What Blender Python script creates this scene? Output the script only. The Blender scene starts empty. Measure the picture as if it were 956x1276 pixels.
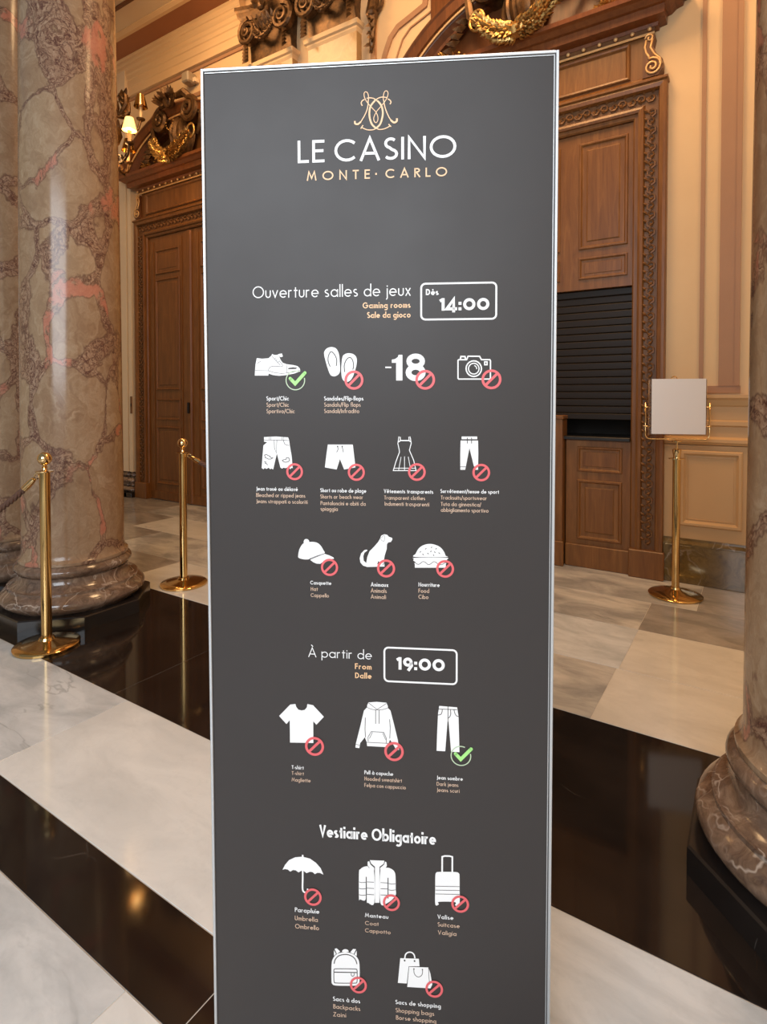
import bpy, bmesh, math, random
from mathutils import Vector
from mathutils.geometry import tessellate_polygon
R = math.radians
PI = math.pi
random.seed(7)
scene = bpy.context.scene
col = scene.collection

# ------------------------------------------------------------------ camera
cam_d = bpy.data.cameras.new('camera')
cam = bpy.data.objects.new('camera', cam_d); col.objects.link(cam)
cam.location = (0, 0, 1.3)
cam.rotation_euler = (R(90) - math.atan(15 / 712), 0, math.atan2(455, 712))
cam_d.sensor_fit = 'VERTICAL'; cam_d.sensor_height = 36; cam_d.sensor_width = 27
cam_d.lens = 36 * 712 / 1276
cam_d.shift_x = (478 - 490) / 1276
cam_d.shift_y = (508 - 638) / 1276
cam_d.clip_start = 0.02
scene.camera = cam

# ------------------------------------------------------------------ light and exposure
scene.view_settings.view_transform = 'Standard'
scene.view_settings.look = 'None'
scene.view_settings.gamma = 1
scene.view_settings.exposure = 0.0
world = bpy.data.worlds.new('world'); scene.world = world
world.use_nodes = True
world.node_tree.nodes['Background'].inputs[0].default_value = (0.86, 0.93, 1.0, 1)
world.node_tree.nodes['Background'].inputs[1].default_value = 0.22

def area_light(name, loc, target, size, power, colour, size_y=None):
    d = bpy.data.lights.new(name, 'AREA'); d.energy = power; d.color = colour
    d.shape = 'RECTANGLE'; d.size = size; d.size_y = size_y or size
    o = bpy.data.objects.new(name, d); col.objects.link(o); o.location = loc
    o.rotation_euler = (Vector(target) - Vector(loc)).to_track_quat('-Z', 'Y').to_euler()
    return o
def point_light(name, loc, power, colour, radius=0.05):
    d = bpy.data.lights.new(name, 'POINT'); d.energy = power; d.color = colour; d.shadow_soft_size = radius
    o = bpy.data.objects.new(name, d); col.objects.link(o); o.location = loc
    return o
WARM = (1.0, 0.62, 0.30)
# daylight through the entrance doors behind the photographer
area_light('entrance_daylight', (0.4, -3.7, 2.9), (-1.3, 1.0, 0.4), 3.8, 330, (0.86, 0.93, 1.0), 3.2)
# ceiling lamps of the gallery in front of the doors
area_light('gallery_lamp', (-1.4, 3.1, 5.45), (-1.5, 5.4, 0), 1.1, 95, WARM)
area_light('gallery_lamp', (-4.6, 3.1, 5.45), (-4.8, 5.4, 0), 1.1, 60, WARM)
area_light('gallery_lamp', (0.9, 3.2, 5.45), (0.2, 5.4, 0), 0.9, 40, WARM)

# ------------------------------------------------------------------ materials
MATS = {}
def new_mat(name, colour=(0.5, 0.5, 0.5), rough=0.5, metal=0.0, spec=0.5, coat=0.0):
    m = bpy.data.materials.new(name); m.use_nodes = True
    b = m.node_tree.nodes['Principled BSDF']
    b.inputs['Base Color'].default_value = (*colour, 1)
    b.inputs['Roughness'].default_value = rough
    b.inputs['Metallic'].default_value = metal
    b.inputs['Specular IOR Level'].default_value = spec
    b.inputs['Coat Weight'].default_value = coat
    b.inputs['Coat Roughness'].default_value = 0.05
    MATS[name] = m
    return m
class N:
    """small helper round a node tree"""
    def __init__(s, m):
        s.t = m.node_tree; s.b = s.t.nodes['Principled BSDF']
    def n(s, kind, **kw):
        x = s.t.nodes.new(kind)
        for k, v in kw.items(): setattr(x, k, v)
        return x
    def l(s, a, b): s.t.links.new(a, b)
    def coord(s, scale=(1, 1, 1), rnd=0.0, rot=(0, 0, 0), warp=0.0, wscale=2.0):
        tc = s.n('ShaderNodeTexCoord'); mp = s.n('ShaderNodeMapping')
        mp.inputs['Scale'].default_value = scale; mp.inputs['Rotation'].default_value = rot
        src = tc.outputs['Object']
        if rnd:
            oi = s.n('ShaderNodeObjectInfo'); mu = s.n('ShaderNodeVectorMath', operation='SCALE')
            cb = s.n('ShaderNodeCombineXYZ')
            for i in range(3): s.l(oi.outputs['Random'], cb.inputs[i])
            s.l(cb.outputs[0], mu.inputs[0]); mu.inputs['Scale'].default_value = rnd
            ad = s.n('ShaderNodeVectorMath', operation='ADD'); s.l(src, ad.inputs[0]); s.l(mu.outputs[0], ad.inputs[1]); src = ad.outputs[0]
        s.l(src, mp.inputs['Vector']); out = mp.outputs[0]
        if warp:
            nz = s.n('ShaderNodeTexNoise'); nz.inputs['Scale'].default_value = wscale; nz.inputs['Detail'].default_value = 4
            s.l(out, nz.inputs['Vector'])
            sb = s.n('ShaderNodeVectorMath', operation='SUBTRACT'); s.l(nz.outputs['Color'], sb.inputs[0]); sb.inputs[1].default_value = (.5, .5, .5)
            sc = s.n('ShaderNodeVectorMath', operation='SCALE'); s.l(sb.outputs[0], sc.inputs[0]); sc.inputs['Scale'].default_value = warp
            ad = s.n('ShaderNodeVectorMath', operation='ADD'); s.l(out, ad.inputs[0]); s.l(sc.outputs[0], ad.inputs[1]); out = ad.outputs[0]
        return out
    def noise(s, vec, scale, detail=6, rough=0.6, dist=0.0):
        x = s.n('ShaderNodeTexNoise'); x.inputs['Scale'].default_value = scale; x.inputs['Detail'].default_value = detail
        x.inputs['Roughness'].default_value = rough; x.inputs['Distortion'].default_value = dist
        s.l(vec, x.inputs['Vector']); return x.outputs['Fac']
    def vor(s, vec, scale, feature='DISTANCE_TO_EDGE', out='Distance', rnd=1.0):
        x = s.n('ShaderNodeTexVoronoi', feature=feature); x.inputs['Scale'].default_value = scale
        x.inputs['Randomness'].default_value = rnd
        s.l(vec, x.inputs['Vector']); return x.outputs[out]
    def ramp(s, fac, *stops):
        x = s.n('ShaderNodeValToRGB'); e = x.color_ramp.elements
        while len(e) < len(stops): e.new(0.5)
        for i, (p, c) in enumerate(stops):
            e[i].position = p; e[i].color = (*c, 1) if not isinstance(c, (int, float)) else (c, c, c, 1)
        s.l(fac, x.inputs[0]); return x.outputs[0]
    def mix(s, fac, a, b, mode='MIX'):
        x = s.n('ShaderNodeMix', data_type='RGBA', blend_type=mode)
        for sock, v in ((x.inputs[0], fac), (x.inputs[6], a), (x.inputs[7], b)):
            if isinstance(v, (int, float)): sock.default_value = v
            elif isinstance(v, tuple): sock.default_value = (*v, 1)
            else: s.l(v, sock)
        return x.outputs[2]
    def math(s, op, a, b=0.0):
        x = s.n('ShaderNodeMath', operation=op)
        for sock, v in ((x.inputs[0], a), (x.inputs[1], b)):
            if isinstance(v, (int, float)): sock.default_value = v
            else: s.l(v, sock)
        return x.outputs[0]
    def colour(s, c): s.l(c, s.b.inputs['Base Color'])
    def rough(s, c): s.l(c, s.b.inputs['Roughness'])
    def bump(s, h, strength=0.3, dist=0.01):
        x = s.n('ShaderNodeBump'); x.inputs['Strength'].default_value = strength; x.inputs['Distance'].default_value = dist
        s.l(h, x.inputs['Height']); s.l(x.outputs[0], s.b.inputs['Normal'])

def column_marble():
    m = new_mat('breccia_marble', rough=0.17, spec=0.42); k = N(m)
    v = k.coord((1, 1, 0.66), rnd=9.0, warp=0.36, wscale=2.6)
    vw = k.coord((1, 1, 0.8), rnd=9.0, warp=0.55, wscale=6.0)
    cell = k.vor(v, 3.7, 'F1', 'Color')
    sep = k.n('ShaderNodeSeparateColor'); k.l(cell, sep.inputs[0])
    clast = k.ramp(sep.outputs[0], (0.0, (0.30, 0.18, 0.105)), (0.35, (0.40, 0.265, 0.155)), (0.7, (0.45, 0.325, 0.205)), (1.0, (0.34, 0.215, 0.13)))
    cloud = k.noise(vw, 5.5, 10, 0.7, 1.3)
    clast = k.mix(0.6, clast, k.ramp(cloud, (0.30, (0.22, 0.12, 0.07)), (0.5, (0.38, 0.26, 0.16)), (0.70, (0.58, 0.45, 0.31))))
    edge = k.vor(v, 3.7)
    big = k.noise(k.coord((1, 1, 0.6), rnd=9.0), 1.6, 3, 0.5)
    en = k.math('ADD', edge, k.math('MULTIPLY', k.math('SUBTRACT', k.noise(vw, 6, 6, 0.7), 0.5), 0.22))
    en = k.math('ADD', en, k.math('MULTIPLY', k.math('SUBTRACT', big, 0.47), 0.42))
    zone = k.ramp(en, (0.055, 1.0), (0.085, 0.0))
    swirl = k.noise(vw, 10, 9, 0.72, 3.4)
    matrix = k.ramp(swirl, (0.36, (0.11, 0.048, 0.034)), (0.45, (0.21, 0.11, 0.075)), (0.52, (0.38, 0.24, 0.155)), (0.66, (0.50, 0.36, 0.25)))
    c = k.mix(zone, clast, matrix)
    rim = k.ramp(en, (0.060, 0.0), (0.078, 0.75), (0.10, 0.0))
    c = k.mix(rim, c, (0.13, 0.06, 0.045))
    c = k.mix(k.ramp(edge, (0.0, 0.7), (0.012, 0.0)), c, (0.12, 0.06, 0.045))
    fine = k.vor(vw, 17)
    fl = k.math('MULTIPLY', k.ramp(fine, (0.0, 0.6), (0.05, 0.0)), zone)
    c = k.mix(fl, c, (0.085, 0.035, 0.03))
    pk = k.noise(k.coord((1.7, 1.7, 0.9), rnd=9.0, warp=0.3, wscale=4), 1.9, 3, 0.5)
    c = k.mix(k.math('MULTIPLY', k.ramp(pk, (0.57, 0.0), (0.60, 0.8)), k.math('MULTIPLY', zone, k.ramp(cloud, (0.42, 0.0), (0.5, 1.0)))), c, (0.60, 0.24, 0.16))
    c = k.mix(1.0, c, (0.80, 0.765, 0.74), 'MULTIPLY')
    k.colour(c)
def base_marble(name, dark, mid, light, scale=9.0, veins=0.6, rough=0.15):
    m = new_mat(name, rough=rough, coat=0.2); k = N(m)
    v = k.coord((1, 1, 1), rnd=5, warp=0.5, wscale=4)
    c = k.ramp(k.noise(v, scale, 9, 0.7, 1.2), (0.3, dark), (0.5, mid), (0.72, light))
    e = k.vor(v, scale * 0.7)
    gate = k.ramp(k.noise(v, scale * 0.4, 3), (0.46, 0.0), (0.6, 1.0))
    c = k.mix(k.math('MULTIPLY', k.ramp(e, (0.0, veins), (0.035, 0.0)), gate), c, (0.62, 0.52, 0.43))
    k.colour(c)
def floor_marble(name, base, vein, amount, rot, rough=0.12, vs=1.0):
    m = new_mat(name, rough=rough, spec=0.45); k = N(m)
    v = k.coord((1.0, 2.2, 1), rnd=23.0, rot=(0, 0, rot), warp=0.45, wscale=1.6)
    a = k.ramp(k.noise(v, 2.6 * vs, 9, 0.6, 0.5), (0.36, 1.0), (0.64, 0.0))
    c = k.mix(k.math('MULTIPLY', a, amount), base, vein)
    e = k.noise(k.coord((1, 2.4, 1), rnd=23.0, rot=(0, 0, rot), warp=0.5, wscale=1.2), 0.9 * vs, 5, 0.55, 0.3)
    d = k.math('ABSOLUTE', k.math('SUBTRACT', e, 0.56))
    gate = k.ramp(k.noise(v, 1.1, 3), (0.50, 0.0), (0.62, 1.0))
    c = k.mix(k.math('MULTIPLY', k.math('MULTIPLY', k.ramp(d, (0.0, 1.0), (0.012, 0.0)), gate), 0.55), c, tuple(x * 0.7 for x in vein))
    c = k.mix(k.math('MULTIPLY', k.ramp(k.noise(k.coord(rnd=23), 30, 5, 0.75), (0.52, 0.0), (0.75, 1.0)), 0.22), c, vein)
    k.colour(c)
def black_marble(name, base=(0.012, 0.0085, 0.007), rough=0.07, cracks=0.07):
    m = new_mat(name, rough=rough, spec=0.5); k = N(m)
    v = k.coord((1, 1, 1), rnd=17, warp=0.3, wscale=1.5)
    c = k.mix(k.ramp(k.noise(v, 3, 6, 0.6), (0.45, 0.0), (0.8, 1.0)), base, tuple(x * 2.0 for x in base))
    e = k.vor(v, 1.6)
    gate = k.ramp(k.noise(v, 4.5, 3), (0.56, 0.0), (0.66, 1.0))
    c = k.mix(k.math('MULTIPLY', k.ramp(e, (0.0, cracks), (0.0028, 0.0)), gate), c, (0.42, 0.36, 0.31))
    k.colour(c)
def wood(name, dark, mid, light, rough=0.38):
    m = new_mat(name, rough=rough, spec=0.45); k = N(m)
    v = k.coord((9, 9, 0.9), rnd=7, warp=0.5, wscale=1.0)
    c = k.ramp(k.noise(v, 2.6, 8, 0.65, 0.8), (0.3, dark), (0.52, mid), (0.75, light))
    fine = k.noise(k.coord((70, 70, 2.2), rnd=7), 3, 3)
    c = k.mix(k.ramp(fine, (0.52, 0.0), (0.7, 0.28)), c, tuple(x * 0.6 for x in dark))
    k.colour(c); k.bump(fine, 0.08, 0.002)
def plaster(name, c0, c1, rough=0.6, spec=0.3):
    m = new_mat(name, rough=rough, spec=spec); k = N(m)
    v = k.coord()
    k.colour(k.ramp(k.noise(v, 1.6, 5, 0.6), (0.3, c0), (0.7, c1)))
    k.bump(k.noise(v, 160, 3), 0.05, 0.002)
def brass(name, c, rough=0.14):
    m = new_mat(name, c, rough, 1.0); k = N(m)
    k.rough(k.ramp(k.noise(k.coord(), 25, 4), (0.3, rough * 0.7), (0.7, rough * 1.5)))
def gilt(name, c0, c1, rough=0.35, metal=0.8):
    m = new_mat(name, c0, rough, metal); k = N(m)
    v = k.coord()
    k.colour(k.ramp(k.noise(v, 22, 5, 0.7), (0.35, c0), (0.65, c1))); k.bump(k.noise(v, 60, 4), 0.25, 0.004)

column_marble()
base_marble('torus_marble', (0.075, 0.043, 0.028), (0.165, 0.104, 0.07), (0.29, 0.20, 0.14), 9.0, 0.6)
base_marble('skirting_marble', (0.055, 0.032, 0.009), (0.14, 0.084, 0.024), (0.25, 0.155, 0.05), 5.0, 0.3)
floor_marble('white_marble', (0.76, 0.765, 0.75), (0.50, 0.51, 0.505), 0.5, 0.6)
floor_marble('grey_marble', (0.68, 0.70, 0.71), (0.40, 0.425, 0.44), 0.75, 0.9, vs=1.2)
floor_marble('veined_marble', (0.64, 0.61, 0.56), (0.28, 0.275, 0.265), 0.9, 0.55, vs=0.9)
floor_marble('cream_marble', (0.72, 0.69, 0.63), (0.48, 0.45, 0.40), 0.5, 0.3)
floor_marble('dim_marble', (0.40, 0.36, 0.32), (0.20, 0.18, 0.16), 0.8, 0.5)
black_marble('black_marble')
black_marble('plinth_marble', (0.011, 0.0085, 0.0075), 0.22, 0.8)
wood('oak', (0.135, 0.048, 0.010), (0.19, 0.072, 0.016), (0.265, 0.110, 0.028))
wood('dark_oak', (0.085, 0.027, 0.007), (0.13, 0.043, 0.011), (0.18, 0.063, 0.018), 0.42)
wood('carved_oak', (0.12, 0.048, 0.013), (0.17, 0.068, 0.018), (0.23, 0.095, 0.027), 0.5)
wood('mahogany', (0.13, 0.036, 0.009), (0.18, 0.055, 0.014), (0.23, 0.078, 0.02), 0.28)
plaster('cream_plaster', (0.69, 0.465, 0.25), (0.73, 0.505, 0.275))
plaster('pale_plaster', (0.73, 0.56, 0.36), (0.78, 0.60, 0.39))
plaster('brown_paint', (0.36, 0.19, 0.10), (0.40, 0.215, 0.115), 0.5)
plaster('rust_paint', (0.33, 0.13, 0.055), (0.37, 0.15, 0.065), 0.5)
plaster('dado_paint', (0.56, 0.34, 0.16), (0.60, 0.37, 0.175), 0.5)
base_marble('yellow_marble', (0.30, 0.155, 0.05), (0.38, 0.21, 0.07), (0.45, 0.265, 0.10), 3.0, 0.1, 0.3)
plaster('plain_ceiling', (0.72, 0.56, 0.36), (0.75, 0.60, 0.40))
new_mat('grout', (0.60, 0.56, 0.50), 0.7)
brass('brass', (0.66, 0.43, 0.17), 0.10)
brass('polished_brass', (0.80, 0.56, 0.27), 0.07)
gilt('bronze', (0.06, 0.030, 0.012), (0.17, 0.085, 0.03), 0.42, 0.55)
gilt('gilding', (0.30, 0.16, 0.045), (0.75, 0.46, 0.15), 0.34, 0.85)
gilt('gilt_line', (0.72, 0.42, 0.17), (0.82, 0.52, 0.23), 0.4, 0.35)
new_mat('shutter_metal', (0.016, 0.009, 0.0045), 0.42, 0.0, spec=0.25)
new_mat('black_metal', (0.014, 0.011, 0.009), 0.35)
new_mat('dark_void', (0.012, 0.008, 0.005), 0.8)
new_mat('iron', (0.02, 0.015, 0.012), 0.4, 0.6)
new_mat('aluminium', (0.55, 0.555, 0.56), 0.38, 0.55)
new_mat('paper', (0.80, 0.76, 0.74), 0.45)
new_mat('candle_wax', (0.80, 0.60, 0.34), 0.5)
new_mat('grey_plastic', (0.35, 0.27, 0.18), 0.5)
mm = new_mat('sign_vinyl', (0.041, 0.0345, 0.0325), 0.42, spec=0.28)
kk = N(mm); kk.rough(kk.ramp(kk.noise(kk.coord(), 5, 4), (0.3, 0.39), (0.7, 0.45)))
new_mat('print_white', (0.83, 0.81, 0.80), 0.4)
new_mat('print_dark', (0.041, 0.0345, 0.0325), 0.42, spec=0.28)
new_mat('print_gold', (0.82, 0.50, 0.27), 0.4)
new_mat('print_peach', (0.68, 0.47, 0.34), 0.4)
new_mat('print_red', (0.70, 0.115, 0.125), 0.4)
new_mat('print_green', (0.36, 0.72, 0.22), 0.4)
new_mat('print_pale_green', (0.48, 0.58, 0.40), 0.4)
mm = new_mat('acrylic', (0.95, 0.93, 0.9), 0.05); mm.node_tree.nodes['Principled BSDF'].inputs['Transmission Weight'].default_value = 0.96
mm.node_tree.nodes['Principled BSDF'].inputs['IOR'].default_value = 1.2
mm = new_mat('lit_shade', (0.9, 0.62, 0.30), 0.6)
mm.node_tree.nodes['Principled BSDF'].inputs['Emission Color'].default_value = (1.0, 0.50, 0.14, 1)
mm.node_tree.nodes['Principled BSDF'].inputs['Emission Strength'].default_value = 2.2
mm = new_mat('lit_bulb', (1, 0.8, 0.5), 0.5)
mm.node_tree.nodes['Principled BSDF'].inputs['Emission Color'].default_value = (1.0, 0.62, 0.22, 1)
mm.node_tree.nodes['Principled BSDF'].inputs['Emission Strength'].default_value = 55
mm = new_mat('rope_yarn', (0.12, 0.06, 0.04), 0.75, spec=0.3); kk = N(mm)
kk.bump(kk.noise(kk.coord(), 300, 3), 0.5, 0.003)

# ------------------------------------------------------------------ object helpers
def link(name, bm, mat, parent=None, smooth=False, loc=None):
    me = bpy.data.meshes.new(name)
    bmesh.ops.recalc_face_normals(bm, faces=bm.faces) if not getattr(bm, 'keepn', False) else None
    bm.to_mesh(me); bm.free()
    for mt in (mat if isinstance(mat, (list, tuple)) else [mat]): me.materials.append(MATS[mt])
    if smooth:
        for p in me.polygons: p.use_smooth = True
        if smooth != 'all':
            try: me.set_sharp_from_angle(angle=R(38))
            except Exception: pass
    o = bpy.data.objects.new(name, me); col.objects.link(o)
    if parent is not None: o.parent = parent
    if loc is not None: o.location = loc
    return o
def empty(name, loc=(0, 0, 0), rz=0.0):
    o = bpy.data.objects.new(name, None); col.objects.link(o); o.empty_display_size = 0.1
    o.location = loc; o.rotation_euler = (0, 0, rz); return o
def tag(o, label=None, cat=None, group=None, kind=None):
    if label: o['label'] = label
    if cat: o['category'] = cat
    if group: o['group'] = group
    if kind: o['kind'] = kind
    return o
def copy_tree(o, parent=None):
    c = o.copy(); col.objects.link(c); c.parent = parent
    for ch in [x for x in bpy.data.objects if x.parent is o]: copy_tree(ch, c)
    return c
def BM(): return bmesh.new()
def box(bm, x0, x1, y0, y1, z0, z1, bev=0.0):
    r = bmesh.ops.create_cube(bm, size=1.0)
    bmesh.ops.scale(bm, vec=(x1 - x0, y1 - y0, z1 - z0), verts=r['verts'])
    bmesh.ops.translate(bm, vec=((x0 + x1) / 2, (y0 + y1) / 2, (z0 + z1) / 2), verts=r['verts'])
    if bev:
        es = {e for v in r['verts'] for e in v.link_edges}
        bmesh.ops.bevel(bm, geom=list(es), offset=bev, segments=1, affect='EDGES')
    return bm
def bx(*a, **k): return box(BM(), *a, **k)
def lathe(bm, prof, seg=32, c=(0, 0), cap=True):
    rings = []
    for r, z in prof:
        rings.append([bm.verts.new((c[0] + r * math.cos(2 * PI * i / seg), c[1] + r * math.sin(2 * PI * i / seg), z)) for i in range(seg)])
    for a, b in zip(rings, rings[1:]):
        for i in range(seg): bm.faces.new((a[i], a[(i + 1) % seg], b[(i + 1) % seg], b[i]))
    if cap:
        bm.faces.new(rings[0][::-1]); bm.faces.new(rings[-1])
    return bm
def tube(bm, pts, rad, seg=6, closed=False):
    """round tube through pts; rad is a number or a list"""
    P = [Vector(p) for p in pts]; n = len(P)
    rr = rad if isinstance(rad, (list, tuple)) else [rad] * n
    rings = []; up = None
    for i, p in enumerate(P):
        if closed: t = P[(i + 1) % n] - P[i - 1]
        else: t = P[min(i + 1, n - 1)] - P[max(i - 1, 0)]
        t.normalize()
        if up is None: up = t.orthogonal().normalized()
        else:
            up = (up - t * up.dot(t))
            up = up.normalized() if up.length > 1e-6 else t.orthogonal().normalized()
        s = t.cross(up)
        rings.append([bm.verts.new(p + (up * math.cos(2 * PI * k / seg) + s * math.sin(2 * PI * k / seg)) * rr[i]) for k in range(seg)])
    m = n if closed else n - 1
    for i in range(m):
        a, b = rings[i], rings[(i + 1) % n]
        for k in range(seg): bm.faces.new((a[k], a[(k + 1) % seg], b[(k + 1) % seg], b[k]))
    if not closed:
        bm.faces.new(rings[0][::-1]); bm.faces.new(rings[-1])
    return bm
def ball(bm, c, r, u=10, v=7, s=(1, 1, 1)):
    q = bmesh.ops.create_uvsphere(bm, u_segments=u, v_segments=v, radius=r)
    bmesh.ops.scale(bm, vec=s, verts=q['verts']); bmesh.ops.translate(bm, vec=c, verts=q['verts']); return bm
def loft(bm, secs):
    """secs: lists of points of equal length, joined and capped"""
    rings = [[bm.verts.new(p) for p in s] for s in secs]
    n = len(rings[0])
    for a, b in zip(rings, rings[1:]):
        for i in range(n): bm.faces.new((a[i], a[(i + 1) % n], b[(i + 1) % n], b[i]))
    bm.faces.new(rings[0][::-1]); bm.faces.new(rings[-1]); return bm
def rect_loft(bm, c, secs, yb):
    """stack of rectangles: (z, half width, front y)"""
    return loft(bm, [[(c - h, y, z), (c + h, y, z), (c + h, yb, z), (c - h, yb, z)] for z, h, y in secs])
def panel(bm, x0, x1, z0, z1, y, steps):
    """moulded panel in the plane y facing -y; steps: (inset, y offset)"""
    loops = []
    for ins, dy in steps:
        loops.append([bm.verts.new(p) for p in ((x0 + ins, y + dy, z0 + ins), (x1 - ins, y + dy, z0 + ins), (x1 - ins, y + dy, z1 - ins), (x0 + ins, y + dy, z1 - ins))])
    for a, b in zip(loops, loops[1:]):
        for i in range(4): bm.faces.new((a[i], a[(i + 1) % 4], b[(i + 1) % 4], b[i]))
    bm.faces.new(loops[-1])
    return bm
RAISED = [(0, 0), (0, -0.006), (0.006, -0.013), (0.016, -0.013), (0.024, -0.002), (0.030, 0.004), (0.050, 0.004), (0.062, -0.004), (0.064, -0.005)]
SMALL = [(0, 0), (0, -0.005), (0.005, -0.011), (0.013, -0.011), (0.020, -0.002), (0.026, 0.003), (0.038, 0.003), (0.044, -0.003)]
FRAMED = [(0, 0), (0, -0.006), (0.004, -0.010), (0.014, -0.010), (0.020, -0.002)]
def arch_sweep(bm, c, half, top, prof, z0=0.0):
    """three-sided casing round an opening; prof: (offset, y)"""
    L = []
    for o, y in prof:
        L.append([bm.verts.new(p) for p in ((c - half - o, y, z0), (c - half - o, y, top + o), (c + half + o, y, top + o), (c + half + o, y, z0))])
    for a, b in zip(L, L[1:]):
        for i in range(3): bm.faces.new((a[i], a[i + 1], b[i + 1], b[i]))
    return bm
def ribbon3(bm, pts, w, y0, y1):
    """raised band along a path in the xz plane (mitred), front y0, back y1"""
    n = len(pts); A = []; B = []
    for i, (x, z) in enumerate(pts):
        d0 = Vector((x - pts[i - 1][0], z - pts[i - 1][1])) if i else None
        d1 = Vector((pts[i + 1][0] - x, pts[i + 1][1] - z)) if i < n - 1 else None
        a = (d0 or d1).normalized(); b = (d1 or d0).normalized()
        n0 = Vector((-a.y, a.x)); n1 = Vector((-b.y, b.x)); m = (n0 + n1).normalized(); k = w / 2 / max(0.3, m.dot(n0))
        A.append((x + m.x * k, z + m.y * k)); B.append((x - m.x * k, z - m.y * k))
    loft(bm, [[(a[0], y0, a[1]), (b[0], y0, b[1]), (b[0], y1, b[1]), (a[0], y1, a[1])] for a, b in zip(A, B)])
    return bm
def spiral(cx, cz, r0, r1, a0, turns, y, n=26, yd=0.0):
    """spiral points from the outer radius r0 to r1"""
    return [(cx + (r0 + (r1 - r0) * t) * math.cos(a0 + turns * 2 * PI * t), y + yd * t, cz + (r0 + (r1 - r0) * t) * math.sin(a0 + turns * 2 * PI * t)) for t in [i / (n - 1) for i in range(n)]]
def leaf(bm, p, d, up, ln, wd, curl=0.3):
    """folded leaf from p along d, bulging towards up"""
    d = Vector(d).normalized(); up = Vector(up); up = (up - d * up.dot(d)).normalized(); s = d.cross(up); p = Vector(p)
    a = bm.verts.new(p); t = bm.verts.new(p + d * ln + up * ln * curl)
    m = bm.verts.new(p + d * ln * .5 + up * wd * .55)
    l = bm.verts.new(p + d * ln * .45 + s * wd * .5); r = bm.verts.new(p + d * ln * .45 - s * wd * .5)
    l2 = bm.verts.new(p + d * ln * .8 + s * wd * .28 + up * ln * curl * .6); r2 = bm.verts.new(p + d * ln * .8 - s * wd * .28 + up * ln * curl * .6)
    for f in ((a, l, m), (a, m, r), (l, l2, m), (m, r2, r), (l2, t, m), (m, t, r2)): bm.faces.new(f)
def garland(bm, p0, p1, sag, r, rnd, n=60, per=7):
    """leafy swag between two points, thickest in the middle"""
    p0 = Vector(p0); p1 = Vector(p1)
    pts = []; rr = []
    for i in range(13):
        t = i / 12; q = p0.lerp(p1, t); q.z -= sag * (1 - (2 * t - 1) ** 2); q.y -= 0.03 * math.sin(PI * t)
        pts.append(q); rr.append(r * (0.35 + 0.65 * math.sin(PI * t)) * 0.8)
    tube(bm, pts, rr, 7)
    for i in range(n):
        t = i / n; q = p0.lerp(p1, t); q.z -= sag * (1 - (2 * t - 1) ** 2); q.y -= 0.03 * math.sin(PI * t)
        t2 = t + 0.02; q2 = p0.lerp(p1, t2); q2.z -= sag * (1 - (2 * t2 - 1) ** 2)
        T = (q2 - q); T.y = 0; T.normalize(); rad = r * (0.35 + 0.65 * math.sin(PI * t)) * 0.8
        if t > 0.5: T = -T
        a = Vector((0, -1, 0)); b = T.cross(a)
        for k in range(per):
            th = -PI * .62 + 1.24 * PI * k / (per - 1) + rnd.uniform(-.2, .2); nrm = a * math.cos(th) + b * math.sin(th)
            leaf(bm, q + nrm * rad * .7, -T * 0.7 + nrm * 0.55 + Vector((0, 0, rnd.uniform(-.25, .25))), nrm, r * rnd.uniform(.62, .9), r * .42, .15)

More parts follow.
